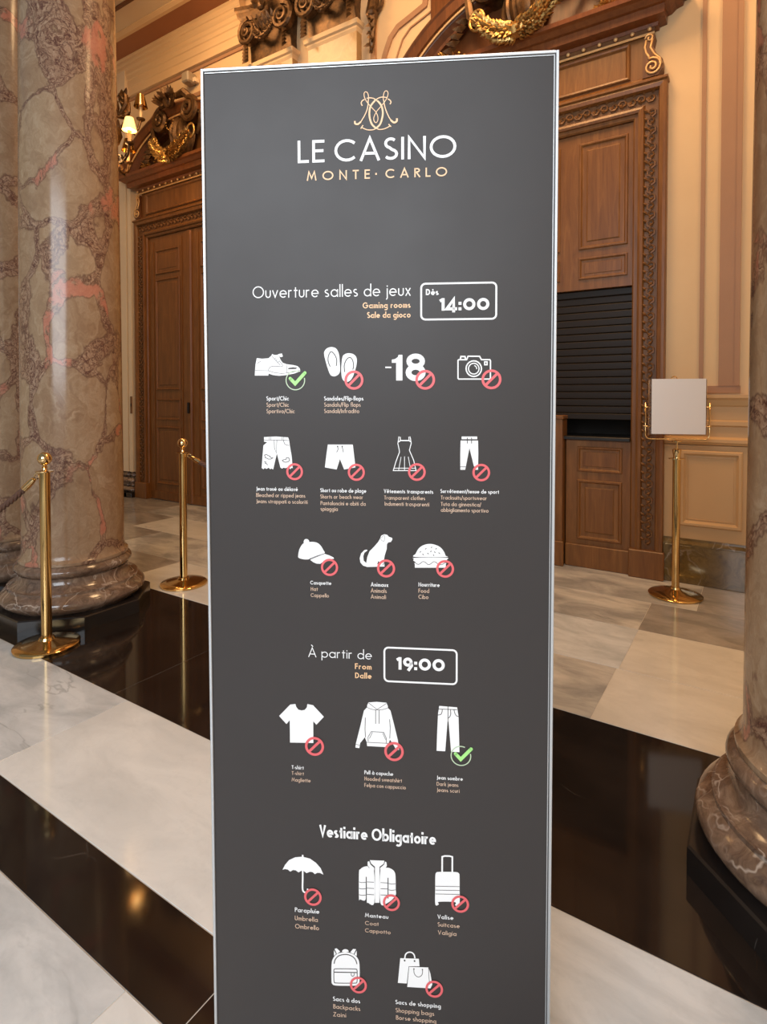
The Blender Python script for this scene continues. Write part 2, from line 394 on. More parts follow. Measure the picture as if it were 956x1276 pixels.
# ------------------------------------------------------------------ drawn lettering (geometric sans, cap height 1)
def arc(cx, cy, rx, ry, a0, a1, n=None):
    n = n or max(5, int(abs(a1 - a0) / 22) + 2)
    return [(cx + rx * math.cos(R(a0 + (a1 - a0) * i / (n - 1))), cy + ry * math.sin(R(a0 + (a1 - a0) * i / (n - 1)))) for i in range(n)]
XH = 0.64
def glyph(c, h):
    """c: character, h: half stroke; returns (polylines, advance without side gaps)"""
    X = XH; r = X / 2 - h * .8; D = 2 * r + 2 * h; cy = X / 2; ry = X / 2 - h; cx = D / 2
    ring = arc(cx, cy, r, ry, 0, 360, 21)
    AC = 1.18; A1 = 1.06
    if c in 'éèêà':
        p, w = glyph({'é': 'e', 'è': 'e', 'ê': 'e', 'à': 'a'}[c], h)
        a = {'é': [(w / 2 - .06, X + .12), (w / 2 + .1, X + .3)], 'è': [(w / 2 + .06, X + .12), (w / 2 - .1, X + .3)], 'à': [(w / 2 + .06, X + .12), (w / 2 - .1, X + .3)], 'ê': [(w / 2 - .14, X + .12), (w / 2, X + .27), (w / 2 + .14, X + .12)]}[c]
        return p + [a], w
    if c == 'À':
        p, w = glyph('A', h); return p + [[(w / 2 + .08, AC - .06), (w / 2 - .1, AC + .14)]], w
    if c == 'o': return [ring], D
    if c == 'a': return [ring, [(D - h, 0), (D - h, X)]], D
    if c == 'd': return [ring, [(D - h, 0), (D - h, A1)]], D
    if c == 'q': return [ring, [(D - h, -.3), (D - h, X)]], D
    if c == 'b': return [ring, [(h, 0), (h, A1)]], D
    if c == 'p': return [ring, [(h, -.3), (h, X)]], D
    if c == 'g': return [ring, [(D - h, X), (D - h, -.1)] + arc(D / 2, -.1, D / 2 - h, .2 - h * .3, 0, -140, 8)], D
    if c == 'c': return [arc(cx, cy, r, ry, 48, 312, 14)], D * .86
    if c == 'e': return [[(h, cy), (D - h, cy)] + arc(cx, cy, r, ry, 0, 315, 17)[1:]], D
    if c == 'f': return [[(.11 + h, 0), (.11 + h, .85)] + arc(.11 + h + .15, .85, .15, .2, 180, 70, 5)[1:], [(0, X - h), (.36, X - h)]], .36
    if c == 't': return [[(.12 + h, X + .22), (.12 + h, .0)], [(0, X - h), (.34, X - h)]], .34
    if c == 'i': return [[(h, 0), (h, X)], [(h, X + .14), (h, X + .14 + 2.3 * h)]], 2 * h
    if c == 'j': return [[(h + .06, X), (h + .06, -.14)] + arc(-.06 + h, -.14, .12, .12, 0, -80, 4), [(h + .06, X + .14), (h + .06, X + .14 + 2.3 * h)]], 2 * h + .06
    if c == 'l': return [[(h, 0), (h, A1)]], 2 * h
    if c == 'k': return [[(h, 0), (h, A1)], [(.42, X), (h * 1.5, X * .42)], [(h * 3, X * .55), (.45, 0)]], .46
    w = .46 + h * .6
    hump = lambda x0, x1: [(x0, X - (x1 - x0) / 2 - h)] + arc((x0 + x1) / 2, X - (x1 - x0) / 2 - h, (x1 - x0) / 2, (x1 - x0) / 2, 180, 0, 9)[1:] + [(x1, 0)]
    if c == 'n': return [[(h, 0), (h, X)], hump(h, w - h)], w
    if c == 'h': return [[(h, 0), (h, A1)], hump(h, w - h)], w
    if c == 'm': w2 = w * .9; return [[(h, 0), (h, X)], hump(h, w2 - h), hump(w2 - h, 2 * w2 - 3 * h)], 2 * w2 - 2 * h
    if c == 'r': return [[(h, 0), (h, X)], [(h, X - .2)] + arc(h + .19, X - .22, .19, .22 - h, 170, 65, 6)], .33 + h
    if c == 'u': q = w / 2 - h; return [[(h, X), (h, q + h)] + arc(w / 2, q + h, q, q, 180, 360, 9)[1:] + [(w - h, X)]], w
    if c == 's': return [arc(.2 + h * .3, X * .73, .15, X * .27 - h, 50, 250, 8) + arc(.2 + h * .3, X * .27, .16, X * .27 - h, 70, -140, 8)], .4 + h * .6
    if c == 'v': return [[(h, X), (.25 + h * .4, h), (.5, X)]], .5 + h
    if c == 'w': return [[(h, X), (.2, h), (.4, X), (.6, h), (.8 - h, X)]], .8
    if c == 'x': return [[(h, X), (.44, 0)], [(.44, X), (h, 0)]], .46
    if c == 'y': return [[(h, X), (.26, .02)], [(.5, X), (.14, -.3)]], .5 + h
    if c == 'z': return [[(0.02, X - h), (.42, X - h), (.05, h), (.44, h)]], .45
    if c == 'A': return [[(h, 0), (.42, 1), (.84 - h, 0)], [(.2, .33), (.64, .33)]], .84
    if c == 'B': return [[(h, 0), (h, 1)], [(h, 1 - h), (.24, 1 - h)] + arc(.24, .77, .19, .23 - h, 90, -90, 8) + [(h, .54)], [(h, .54), (.28, .54)] + arc(.28, .28, .22, .26 - h / 2, 90, -90, 8) + [(h, h)]], .52
    if c == 'C': return [arc(.5, .5, .5 - h, .5 - h, 45, 315, 17)], .86
    if c == 'D': return [[(h, 0), (h, 1)], [(h, 1 - h), (.24, 1 - h)] + arc(.24, .5, .46 - h, .5 - h, 90, -90, 12) + [(h, h)]], .72
    if c == 'E': return [[(.5, 1 - h), (h, 1 - h), (h, h), (.5, h)], [(h, .52), (.46, .52)]], .52
    if c == 'F': return [[(.5, 1 - h), (h, 1 - h), (h, 0)], [(h, .52), (.46, .52)]], .5
    if c == 'G': return [arc(.5, .5, .5 - h, .5 - h, 45, 360, 18) + [(.55, .5)]], 1.0
    if c == 'H': return [[(h, 0), (h, 1)], [(.6 - h, 0), (.6 - h, 1)], [(h, .52), (.6 - h, .52)]], .6
    if c == 'I': return [[(h, 0), (h, 1)]], 2 * h
    if c == 'J': return [[(.24, 1), (.24, .0)] + arc(.04, .0, .2, .18, 0, -80, 5)[1:]], .24 + h
    if c == 'L': return [[(h, 1), (h, h), (.46, h)]], .46
    if c == 'M': return [[(h, 0), (.14 + h, .98), (.47, .25), (.80 - h, .98), (.94 - h, 0)]], .94
    if c == 'N': return [[(h, 0), (h, .96), (.72 - h, .04), (.72 - h, 1)]], .72
    if c == 'O': return [arc(.52, .5, .52 - h, .5 - h, 0, 360, 25)], 1.04
    if c == '0': return [arc(.48, .5, .47 - h, .49 - h, 0, 360, 23)], .95
    if c == 'P': return [[(h, 0), (h, 1)], [(h, 1 - h), (.26, 1 - h)] + arc(.26, .73, .22, .27 - h, 90, -90, 9) + [(h, .46)]], .5
    if c == 'R': return [[(h, 0), (h, 1)], [(h, 1 - h), (.26, 1 - h)] + arc(.26, .75, .2, .25 - h, 90, -90, 9) + [(h, .5)], [(.22, .5), (.52, 0)]], .55
    if c == 'S': return [arc(.27, .74, .2, .26 - h, 40, 255, 10) + arc(.27, .26, .23, .26 - h, 75, -145, 10)], .54
    if c == 'T': return [[(0, 1 - h), (.56, 1 - h)], [(.28, 1 - h), (.28, 0)]], .56
    if c == 'U': return [[(h, 1), (h, .3)] + arc(.3, .3, .3 - h, .3 - h, 180, 360, 10)[1:] + [(.6 - h, 1)]], .6
    if c == 'V': return [[(h, 1), (.36, h), (.72 - h, 1)]], .72
    if c == 'Z': return [[(.03, 1 - h), (.5, 1 - h), (.05, h), (.54, h)]], .55
    if c == '1': return [[(.0, .78), (.18, .9), (.24, .9), (.24, 0)]], .24 + h
    if c == '4': return [[(.58, -.15), (.58, .92), (.06, .14), (.84, .14)]], .84
    if c == '9': return [arc(.38, .64, .37 - h, .37 - h, 0, 360, 19), [(.74 - h, .62), (.66, .36), (.40, -.06)]], .76
    if c == ':': return [[(h, .0 + h * .1), (h, 2.1 * h)], [(h, .46), (h, .46 + 2 * h)]], 2 * h
    if c == '/': return [[(0, -.15), (.36, 1.05)]], .36
    if c == '-': return [[(0, .32), (.2, .32)]], .2
    if c == '·': return [[(.0, .0), (.0, .35)]], .1
    return [], .26
def stroke(bm, pts, w, y, mat=0, closed=False):
    """flat ribbon in the xz plane at depth y facing -y"""
    P = [Vector(p) for p in pts]
    Q = [P[0]]
    for p in P[1:]:
        if (p - Q[-1]).length > 1e-6: Q.append(p)
    if closed and (Q[0] - Q[-1]).length < 1e-6: Q.pop()
    n = len(Q)
    if n < 2: return
    if not closed and n > 3 and (Q[0] - Q[-1]).length < 1e-4: Q.pop(); n -= 1; closed = True
    A = []; B = []
    for i in range(n):
        d0 = (Q[i] - Q[i - 1]) if (i or closed) else None
        d1 = (Q[(i + 1) % n] - Q[i]) if (i < n - 1 or closed) else None
        a = (d0 or d1).normalized(); b = (d1 or d0).normalized()
        n0 = Vector((-a.y, a.x)); n1 = Vector((-b.y, b.x)); m = n0 + n1
        m = m.normalized() if m.length > 1e-4 else n0
        k = w / 2 / max(0.42, m.dot(n0))
        A.append(bm.verts.new((Q[i].x + m.x * k, y, Q[i].y + m.y * k))); B.append(bm.verts.new((Q[i].x - m.x * k, y, Q[i].y - m.y * k)))
    for i in range(n if closed else n - 1):
        j = (i + 1) % n
        f = bm.faces.new((A[i], B[i], B[j], A[j])); f.material_index = mat
def text_mesh(bm, s, u0, u1, v, cap, wt, y, mat=0):
    h = wt / 2; gap = .13 if wt < .2 else .1
    G = [glyph(c, h) for c in s]
    nat = sum(g[1] for g in G) + gap * (len(G) - 1)
    want = abs(u1 - u0) / cap
    sx = min(1.22, max(.72, want / nat))
    track = gap + ((want - nat * sx) / sx / max(1, len(G) - 1) if len(G) > 1 else 0)
    x = 0.0
    for pl, adv in G:
        for p in pl:
            closed = len(p) > 3 and abs(p[0][0] - p[-1][0]) < 1e-6 and abs(p[0][1] - p[-1][1]) < 1e-6
            stroke(bm, [((u0 + (x + q[0]) * sx * cap) * .001, (v + q[1] * cap) * .001) for q in p], wt * cap * .001, y, mat, closed)
        x += adv + track
def smooth_pts(pts, closed, k=5):
    n = len(pts); out = []
    for i in range(n if closed else n - 1):
        if closed: a, b, c, d = pts[i - 1], pts[i], pts[(i + 1) % n], pts[(i + 2) % n]
        else: a, b, c, d = pts[max(i - 1, 0)], pts[i], pts[i + 1], pts[min(i + 2, n - 1)]
        for j in range(k):
            t = j / k
            out.append(tuple(.5 * (2 * b[q] + (c[q] - a[q]) * t + (2 * a[q] - 5 * b[q] + 4 * c[q] - d[q]) * t * t + (3 * b[q] - a[q] - 3 * c[q] + d[q]) * t ** 3) for q in (0, 1)))
    if not closed: out.append(tuple(pts[-1]))
    return out
def fill(bm, pts, y, mat=0):
    vs = [bm.verts.new((p[0] * .001, y, p[1] * .001)) for p in pts]
    for t in tessellate_polygon([[Vector((p[0], p[1], 0)) for p in pts]]):
        if len(set(t)) == 3:
            f = bm.faces.new([vs[i] for i in t]); f.material_index = mat

# ------------------------------------------------------------------ artwork printed on the sign (millimetres from its foot centre)
ICONS = {
 'dress_shoe_icon': [('w',[[-204.3,1364.3],[-194.9,1363.1],[-183.9,1363.9],[-178.8,1368.2],[-177.4,1371.1],[-173.5,1369.4],[-169.1,1369.4],[-165.2,1371.1],[-160.4,1371.9],[-158.7,1366.8],[-162.0,1365.5],[-165.2,1366.8],[-162.7,1360.8],[-159.2,1356.1],[-152.3,1353.5],[-141.4,1352.2],[-133.8,1350.4],[-129.5,1346.2],[-128.9,1341.5],[-139.3,1337.7],[-152.4,1335.2],[-165.6,1333.9],[-176.5,1335.3],[-183.9,1337.8],[-184.4,1334.4],[-208.2,1334.5],[-207.6,1343.5],[-206.6,1354.2]]),('D',0.8,[[-207.2,1343.1],[-184.1,1342.6],[-174.3,1339.5],[-161.1,1337.8],[-145.8,1339.4],[-129.5,1343.2]]),('Ds',0.8,[[-184.3,1343.4],[-182.5,1347.3],[-178.5,1349.8],[-170.9,1350.2],[-160.6,1349.7],[-160.1,1353.6],[-165.3,1359.6]]),('D',0.8,[[-177.5,1366.9],[-170.8,1359.6],[-163.2,1351.9]]),('D',0.8,[[-202.7,1354.2],[-201.3,1357.2],[-196.9,1358.4]]),('d',[[-149.7,1347.1],[-141.4,1348.4],[-133.8,1347.5],[-136.6,1345.4],[-149.7,1345.0]]),('D',0.6,[[-152.3,1351.8],[-152.0,1338.6]]),('D',0.6,[[-170.7,1364.7],[-174.0,1362.2]]),('D',0.6,[[-167.9,1362.1],[-171.4,1359.6]]),('D',0.6,[[-165.3,1359.1],[-168.4,1356.6]])],
 'flip_flops_icon': [('ws',[[-87.1,1374.8],[-82.3,1380.2],[-74.1,1382.1],[-66.6,1378.9],[-62.4,1370.4],[-61.0,1357.7],[-60.6,1342.9],[-63.2,1336.2],[-70.1,1332.8],[-77.0,1335.4],[-81.9,1347.2],[-86.1,1362.1],[-87.5,1369.5]]),('ws',[[-56.6,1364.0],[-53.2,1369.3],[-46.3,1371.5],[-37.8,1369.8],[-32.5,1363.9],[-32.3,1353.3],[-36.2,1338.6],[-41.2,1328.1],[-47.6,1323.4],[-54.1,1325.1],[-57.7,1332.3],[-58.4,1347.1]]),('Ds',1.5,[[-77.3,1348.9],[-80.7,1357.8],[-80.2,1367.3],[-75.5,1374.3],[-69.1,1368.3],[-66.1,1359.9],[-67.0,1350.1]]),('Ds',1.5,[[-52.5,1339.9],[-53.3,1351.3],[-49.4,1360.8],[-43.8,1364.4],[-39.1,1359.7],[-37.5,1350.2],[-38.8,1343.9]])],
 'minus_eighteen_icon': [('w',[[16.1,1348.7],[26.2,1348.6],[26.2,1346.2],[16.1,1346.3]]),('w',[[27.2,1360.3],[32.4,1361.2],[37.2,1364.5],[38.4,1368.2],[44.8,1368.2],[44.8,1325.5],[34.3,1325.5],[34.3,1355.0],[27.1,1355.0]]),('W',8.5,[[78.0,1357.4],[77.5,1354.7],[75.9,1352.4],[73.5,1350.5],[70.3,1349.3],[66.9,1348.9],[63.5,1349.4],[60.4,1350.6],[57.9,1352.5],[56.3,1354.9],[55.8,1357.5],[56.3,1360.1],[57.9,1362.5],[60.4,1364.3],[63.5,1365.5],[66.9,1365.9],[70.3,1365.5],[73.5,1364.3],[75.9,1362.4],[77.5,1360.0],[78.0,1357.4]]),('W',9.5,[[78.8,1338.7],[78.2,1335.8],[76.5,1333.1],[73.9,1331.0],[70.6,1329.7],[66.9,1329.3],[63.2,1329.7],[59.9,1331.1],[57.3,1333.2],[55.6,1335.8],[55.0,1338.8],[55.6,1341.7],[57.3,1344.3],[59.9,1346.4],[63.2,1347.7],[66.9,1348.2],[70.6,1347.7],[73.9,1346.4],[76.5,1344.3],[78.2,1341.6],[78.8,1338.7]])],
 'camera_icon': [('W',2.1,[[138.0,1359.6],[151.1,1359.5],[153.4,1365.2],[172.1,1365.0],[175.3,1359.4],[188.8,1359.3],[190.0,1357.9],[190.1,1328.9],[189.0,1327.5],[138.1,1327.6],[137.0,1329.1],[136.9,1358.2],[138.0,1359.6]]),('W',2.4,[[140.8,1361.0],[141.8,1364.8],[148.3,1364.7],[149.3,1361.0]]),('W',2.1,[[175.4,1344.7],[174.8,1340.7],[173.0,1337.1],[170.3,1334.2],[166.8,1332.4],[162.9,1331.8],[159.0,1332.5],[155.5,1334.3],[152.7,1337.2],[150.9,1340.8],[150.2,1344.8],[150.8,1348.8],[152.6,1352.3],[155.4,1355.2],[158.9,1357.0],[162.8,1357.6],[166.7,1357.0],[170.2,1355.1],[173.0,1352.2],[174.8,1348.6],[175.4,1344.7]]),('W',1.7,[[171.5,1344.7],[171.0,1341.9],[169.8,1339.5],[167.9,1337.5],[165.5,1336.2],[162.9,1335.8],[160.2,1336.3],[157.8,1337.5],[155.9,1339.5],[154.6,1342.0],[154.2,1344.7],[154.6,1347.5],[155.9,1350.0],[157.8,1351.9],[160.2,1353.2],[162.8,1353.6],[165.5,1353.2],[167.9,1351.9],[169.8,1349.9],[171.0,1347.4],[171.5,1344.7]]),('W',1.4,[[163.6,1349.8],[164.3,1349.6],[164.9,1349.3],[165.5,1348.9],[166.0,1348.5],[166.4,1348.0],[166.8,1347.3],[167.1,1346.7],[167.4,1346.0],[167.5,1345.3],[167.5,1344.5],[167.4,1343.8]]),('w',[[179.5,1356.8],[185.6,1356.8],[185.6,1350.0],[179.6,1350.0]]),('d',[[181.4,1354.7],[183.7,1354.7],[183.7,1352.3],[181.4,1352.4]])],
 'ripped_jeans_icon': [('w',[[-193.2,1229.2],[-172.5,1230.3],[-150.9,1229.0],[-149.1,1223.5],[-148.2,1215.3],[-145.1,1196.9],[-143.4,1176.2],[-145.8,1176.6],[-147.7,1174.3],[-151.9,1177.5],[-156.1,1176.1],[-159.4,1177.0],[-162.2,1175.1],[-165.0,1177.3],[-170.9,1201.3],[-177.7,1173.5],[-180.5,1175.3],[-182.9,1173.9],[-185.7,1176.6],[-189.5,1174.3],[-192.3,1176.1],[-194.7,1173.8],[-197.8,1176.0],[-195.9,1198.7],[-194.3,1214.9],[-187.6,1220.5],[-193.2,1221.4]]),('D',0.9,[[-193.2,1224.2],[-172.5,1224.3],[-149.6,1223.5]]),('D',0.7,[[-184.2,1229.3],[-184.3,1224.2]]),('D',0.7,[[-181.4,1229.3],[-181.4,1224.2]]),('D',0.7,[[-161.7,1229.4],[-161.7,1224.4]]),('D',0.7,[[-158.4,1229.5],[-158.4,1224.4]]),('D',0.9,[[-175.3,1223.8],[-175.0,1210.5],[-171.8,1201.7],[-170.6,1223.9]]),('Ds',0.9,[[-158.9,1223.5],[-157.1,1218.0],[-152.9,1215.7],[-149.2,1215.3]]),('D',1.1,[[-191.2,1194.2],[-192.6,1198.3],[-189.2,1199.3],[-186.0,1197.4],[-183.2,1196.6],[-182.2,1194.3],[-178.0,1193.4],[-181.3,1191.5],[-186.0,1191.4],[-189.3,1193.3],[-192.1,1193.7]]),('D',1.1,[[-162.1,1189.4],[-158.3,1190.8],[-155.0,1190.8],[-154.1,1194.1],[-150.3,1194.1],[-148.5,1190.4],[-150.4,1187.7],[-155.1,1186.2],[-158.3,1186.7],[-161.6,1188.9]]),('D',1.1,[[-193.6,1187.2],[-190.3,1186.3],[-191.3,1184.0],[-188.5,1183.1],[-187.6,1180.8]])],
 'shorts_icon': [('w',[[-82.2,1217.2],[-39.4,1217.5],[-37.7,1202.5],[-35.0,1178.8],[-54.4,1175.0],[-61.6,1192.7],[-67.3,1174.8],[-87.6,1178.2],[-85.1,1197.5]]),('Ds',1.1,[[-65.6,1214.6],[-64.8,1209.1],[-67.1,1204.1]]),('Ds',1.1,[[-58.3,1214.6],[-56.5,1209.2],[-55.6,1204.2]]),('D',2.2,[[-66.6,1214.1],[-64.3,1214.1]]),('D',2.2,[[-58.7,1214.2],[-56.4,1214.2]])],
 'dress_icon': [('W',1.3,[[38.8,1231.7],[37.9,1224.9],[37.0,1219.9],[39.2,1210.0],[39.7,1205.5],[33.8,1189.6],[29.2,1174.1],[67.6,1174.6],[63.5,1192.2],[57.7,1205.6],[56.4,1208.8],[59.5,1220.5],[58.2,1228.2],[57.3,1231.8]]),('W',1.8,[[37.9,1222.6],[41.9,1224.9],[55.5,1225.0],[59.5,1222.8]]),('W',1.3,[[41.1,1231.2],[41.5,1224.9]]),('W',1.3,[[55.5,1231.3],[55.9,1225.0]]),('W',1.1,[[30.6,1178.2],[66.2,1178.6]]),('W',0.9,[[42.4,1197.4],[38.3,1175.1]]),('W',0.9,[[48.2,1198.3],[48.2,1175.3]]),('W',0.9,[[54.5,1197.9],[58.6,1175.4]])],
 'tracksuit_trousers_icon': [('w',[[143.3,1232.3],[168.9,1232.5],[168.9,1228.1],[143.3,1227.9]]),('w',[[141.6,1225.6],[170.3,1225.8],[170.8,1204.4],[170.5,1177.2],[165.2,1177.1],[156.2,1213.2],[149.3,1176.9],[141.3,1176.8],[141.2,1204.2]]),('D',1.1,[[140.8,1181.7],[150.1,1181.8]]),('D',1.1,[[162.5,1182.0],[171.3,1182.1]]),('D',1.3,[[152.6,1230.6],[152.7,1220.8]]),('D',1.3,[[159.7,1230.7],[159.7,1220.8]])],
 'cap_icon': [('ws',[[-135.0,1026.4],[-133.0,1036.1],[-128.4,1044.2],[-123.9,1047.5],[-112.3,1049.7],[-102.6,1048.6],[-96.3,1044.2],[-91.8,1037.1],[-89.3,1030.1],[-102.8,1024.8],[-114.9,1019.9],[-124.6,1019.0],[-134.3,1021.6]]),('ws',[[-125.5,1049.1],[-123.5,1053.6],[-119.3,1054.3],[-116.1,1051.8],[-116.1,1049.0],[-120.3,1047.6],[-124.4,1047.2]]),('w',[[-88.7,1029.5],[-80.4,1026.9],[-73.3,1023.5],[-73.0,1021.3],[-86.8,1020.0],[-96.5,1012.1],[-102.9,1012.2],[-109.0,1014.6],[-114.4,1018.6],[-101.2,1024.4]]),('D',0.8,[[-115.4,1020.2],[-102.8,1025.6],[-89.0,1030.1]])],
 'dog_icon': [('w',[[6.3,1057.3],[8.7,1063.3],[13.9,1065.7],[18.7,1064.8],[21.4,1061.6],[27.0,1059.7],[27.4,1056.9],[25.0,1052.9],[20.2,1051.6],[18.2,1048.7],[17.8,1040.7],[14.2,1028.5],[13.0,1020.4],[14.1,1010.4],[-15.6,1008.8],[-22.8,1011.0],[-27.2,1016.1],[-28.4,1023.4],[-25.9,1031.9],[-20.3,1037.7],[-15.9,1038.6],[-15.1,1037.0],[-20.3,1033.3],[-22.3,1027.2],[-21.6,1019.5],[-17.2,1015.6],[-15.5,1025.7],[-11.5,1035.9],[-3.4,1044.2],[3.4,1052.4]]),('Ds',0.6,[[14.7,1063.9],[12.3,1063.0],[8.3,1058.9],[8.6,1055.7],[11.8,1053.8],[13.8,1055.0],[14.3,1062.7]]),('d',[[3.3,1019.4],[5.7,1017.8],[4.9,1013.4],[1.7,1014.1]]),('D',1.0,[[13.0,1016.8],[10.9,1012.3]])],
 'burger_icon': [('ws',[[65.9,1028.2],[67.1,1033.9],[71.5,1042.0],[78.2,1047.7],[88.0,1050.8],[97.9,1050.2],[107.7,1046.1],[114.0,1039.0],[117.2,1031.6],[117.6,1029.2]]),('ws',[[65.9,1026.6],[117.6,1028.0],[119.5,1025.2],[118.7,1021.6],[115.6,1019.6],[115.6,1017.6],[68.3,1016.3],[66.7,1019.5],[63.1,1021.8],[63.9,1025.0]]),('w',[[65.5,1018.2],[117.6,1019.6],[117.6,1011.2],[65.5,1009.8]]),('Ds',1.0,[[65.9,1018.6],[69.9,1015.9],[73.8,1016.4],[78.2,1020.2],[82.5,1019.9],[88.1,1015.6],[92.4,1017.3],[96.7,1020.7],[101.1,1020.0],[105.8,1016.1],[111.7,1016.7],[117.6,1020.8]]),('D',1.2,[[73.8,1036.0],[75.8,1038.1]]),('D',1.2,[[78.2,1033.8],[80.6,1031.8]]),('D',1.2,[[82.9,1041.5],[84.9,1043.5]]),('D',1.2,[[86.5,1035.6],[88.8,1033.6]]),('D',1.2,[[92.8,1044.1],[94.3,1046.1]]),('D',1.2,[[91.6,1037.3],[93.6,1039.3]]),('D',1.2,[[97.9,1038.2],[100.3,1036.3]]),('D',1.2,[[100.3,1041.9],[102.2,1044.3]]),('D',1.2,[[96.3,1033.0],[97.9,1031.1]]),('D',1.2,[[105.4,1036.8],[107.7,1034.5]])],
 't_shirt_icon': [('w',[[-151.7,762.7],[-142.3,764.3],[-141.1,759.5],[-137.3,754.5],[-131.7,753.4],[-126.0,754.6],[-122.1,759.2],[-121.1,765.2],[-111.1,763.7],[-92.2,744.1],[-105.5,729.4],[-111.0,735.3],[-111.1,696.6],[-152.5,695.1],[-152.6,735.1],[-158.6,727.8],[-171.5,741.5]])],
 'hoodie_icon': [('w',[[-14.2,773.5],[0.2,775.2],[16.6,774.5],[19.2,768.8],[19.1,765.6],[23.6,761.3],[28.7,741.5],[36.2,710.2],[38.5,693.1],[33.3,692.8],[29.9,699.2],[22.7,709.9],[20.6,704.0],[19.8,696.6],[-16.8,696.5],[-17.6,703.2],[-20.7,711.8],[-28.8,701.2],[-30.5,692.0],[-37.3,692.7],[-36.5,699.4],[-28.7,730.5],[-22.1,758.7],[-16.8,764.6],[-16.3,768.8]]),('D',0.9,[[-14.2,772.7],[0.7,761.8],[16.6,773.1]]),('Ds',0.9,[[-16.8,764.6],[-9.0,761.8],[0.7,761.0],[10.6,762.3],[19.1,765.3]]),('D',1.1,[[-1.9,761.1],[-2.0,736.6]]),('D',1.1,[[4.1,761.4],[4.0,736.9]]),('D',1.1,[[-19.8,746.7],[-20.4,725.6],[-19.6,711.7]]),('D',1.0,[[22.2,745.8],[23.2,730.6],[22.4,712.0]]),('D',0.9,[[-17.6,703.2],[19.8,703.4]]),('D',0.9,[[-14.9,704.6],[-15.2,712.6],[-9.6,722.5],[12.0,722.4],[16.7,711.7],[16.2,703.7]]),('D',0.8,[[-12.8,710.1],[-7.5,721.5]]),('D',0.8,[[15.4,709.5],[10.2,721.2]]),('D',0.8,[[-36.5,698.8],[-29.9,697.4]])],
 'dark_jeans_icon': [('w',[[106.9,773.4],[137.1,772.5],[139.5,756.6],[141.3,694.8],[126.9,694.8],[122.3,742.1],[117.1,695.0],[102.5,695.0],[103.7,732.9],[105.0,760.2]]),('D',1.2,[[105.8,767.9],[137.1,768.4]]),('D',1.2,[[121.7,773.9],[121.8,747.5]]),('Ds',1.2,[[104.8,757.5],[109.5,758.8],[111.7,763.3],[111.9,767.7]]),('Ds',1.2,[[131.8,767.9],[133.4,761.7],[136.1,757.8],[139.5,756.6]]),('Ds',1.2,[[126.0,767.6],[126.3,760.0],[124.2,754.7],[122.0,753.2]]),('d',[[121.0,747.4],[122.6,747.5],[127.2,694.0],[117.1,693.9]])],
 'umbrella_icon': [('w',[[-168.1,464.4],[-163.4,473.8],[-156.1,482.9],[-145.2,488.8],[-133.2,490.7],[-133.1,494.1],[-130.5,494.3],[-130.0,490.5],[-118.8,488.4],[-108.1,481.7],[-99.8,472.6],[-94.9,461.1],[-101.0,463.8],[-105.8,463.6],[-110.2,460.9],[-114.2,464.2],[-119.0,464.5],[-125.0,461.6],[-130.2,465.1],[-133.4,465.6],[-139.4,461.7],[-144.2,465.0],[-149.0,465.4],[-154.3,462.0],[-158.6,465.4],[-163.5,466.0]]),('Ws',2.9,[[-131.9,466.5],[-132.0,451.8],[-132.4,433.5],[-130.6,427.5],[-126.5,425.9]]),('W',2.5,[[-123.3,433.6],[-123.6,429.9]])],
 'coat_icon': [('ws',[[-32.0,469.4],[-29.8,475.8],[-23.7,480.7],[-16.5,482.3],[-14.0,479.3],[-5.6,475.2],[-5.3,417.5],[-16.7,416.8],[-18.4,418.8],[-18.3,449.3],[-19.7,457.9],[-20.3,422.8],[-30.0,421.7],[-32.2,423.3]]),('w',[[-3.9,481.5],[4.1,482.2],[3.7,418.3],[-4.1,417.6]]),('ws',[[5.5,476.1],[16.1,482.3],[24.5,481.0],[30.5,475.5],[32.0,465.8],[32.2,446.0],[31.7,433.5],[18.4,419.5],[5.4,418.4]]),('w',[[-12.8,493.7],[12.6,494.7],[11.3,488.9],[4.1,483.1],[4.1,480.7],[-3.9,480.0],[-3.9,482.5],[-10.4,487.7]]),('w',[[-16.7,490.5],[-14.0,491.9],[-11.6,485.9],[-5.1,480.4],[-5.3,475.7],[-12.8,478.9],[-16.7,484.3]]),('w',[[16.2,492.2],[13.8,493.3],[12.1,487.7],[5.3,481.3],[5.5,475.8],[12.5,479.1],[16.9,485.4]]),('Ds',0.9,[[-31.7,453.2],[-27.5,452.3],[-20.2,453.4]]),('Ds',0.9,[[-18.0,454.3],[-5.7,454.6]]),('Ds',0.9,[[5.8,455.0],[18.0,455.2]]),('Ds',0.9,[[19.9,454.4],[25.7,453.9],[31.9,455.1]]),('Ds',0.9,[[-31.8,441.8],[-27.5,440.9],[-20.2,442.0]]),('Ds',0.9,[[-18.0,443.1],[-5.7,443.4]]),('Ds',0.9,[[5.8,444.1],[18.0,444.6]]),('Ds',0.9,[[19.9,443.2],[25.7,442.7],[31.9,444.2]]),('Ds',0.9,[[-31.8,430.5],[-27.6,429.4],[-20.3,430.5]]),('Ds',0.9,[[-18.1,431.9],[-5.7,432.2]]),('Ds',0.9,[[5.8,432.9],[18.0,433.4]]),('D',1.4,[[-19.2,463.6],[-19.3,421.8]]),('D',1.4,[[18.9,464.7],[18.8,427.5]])],
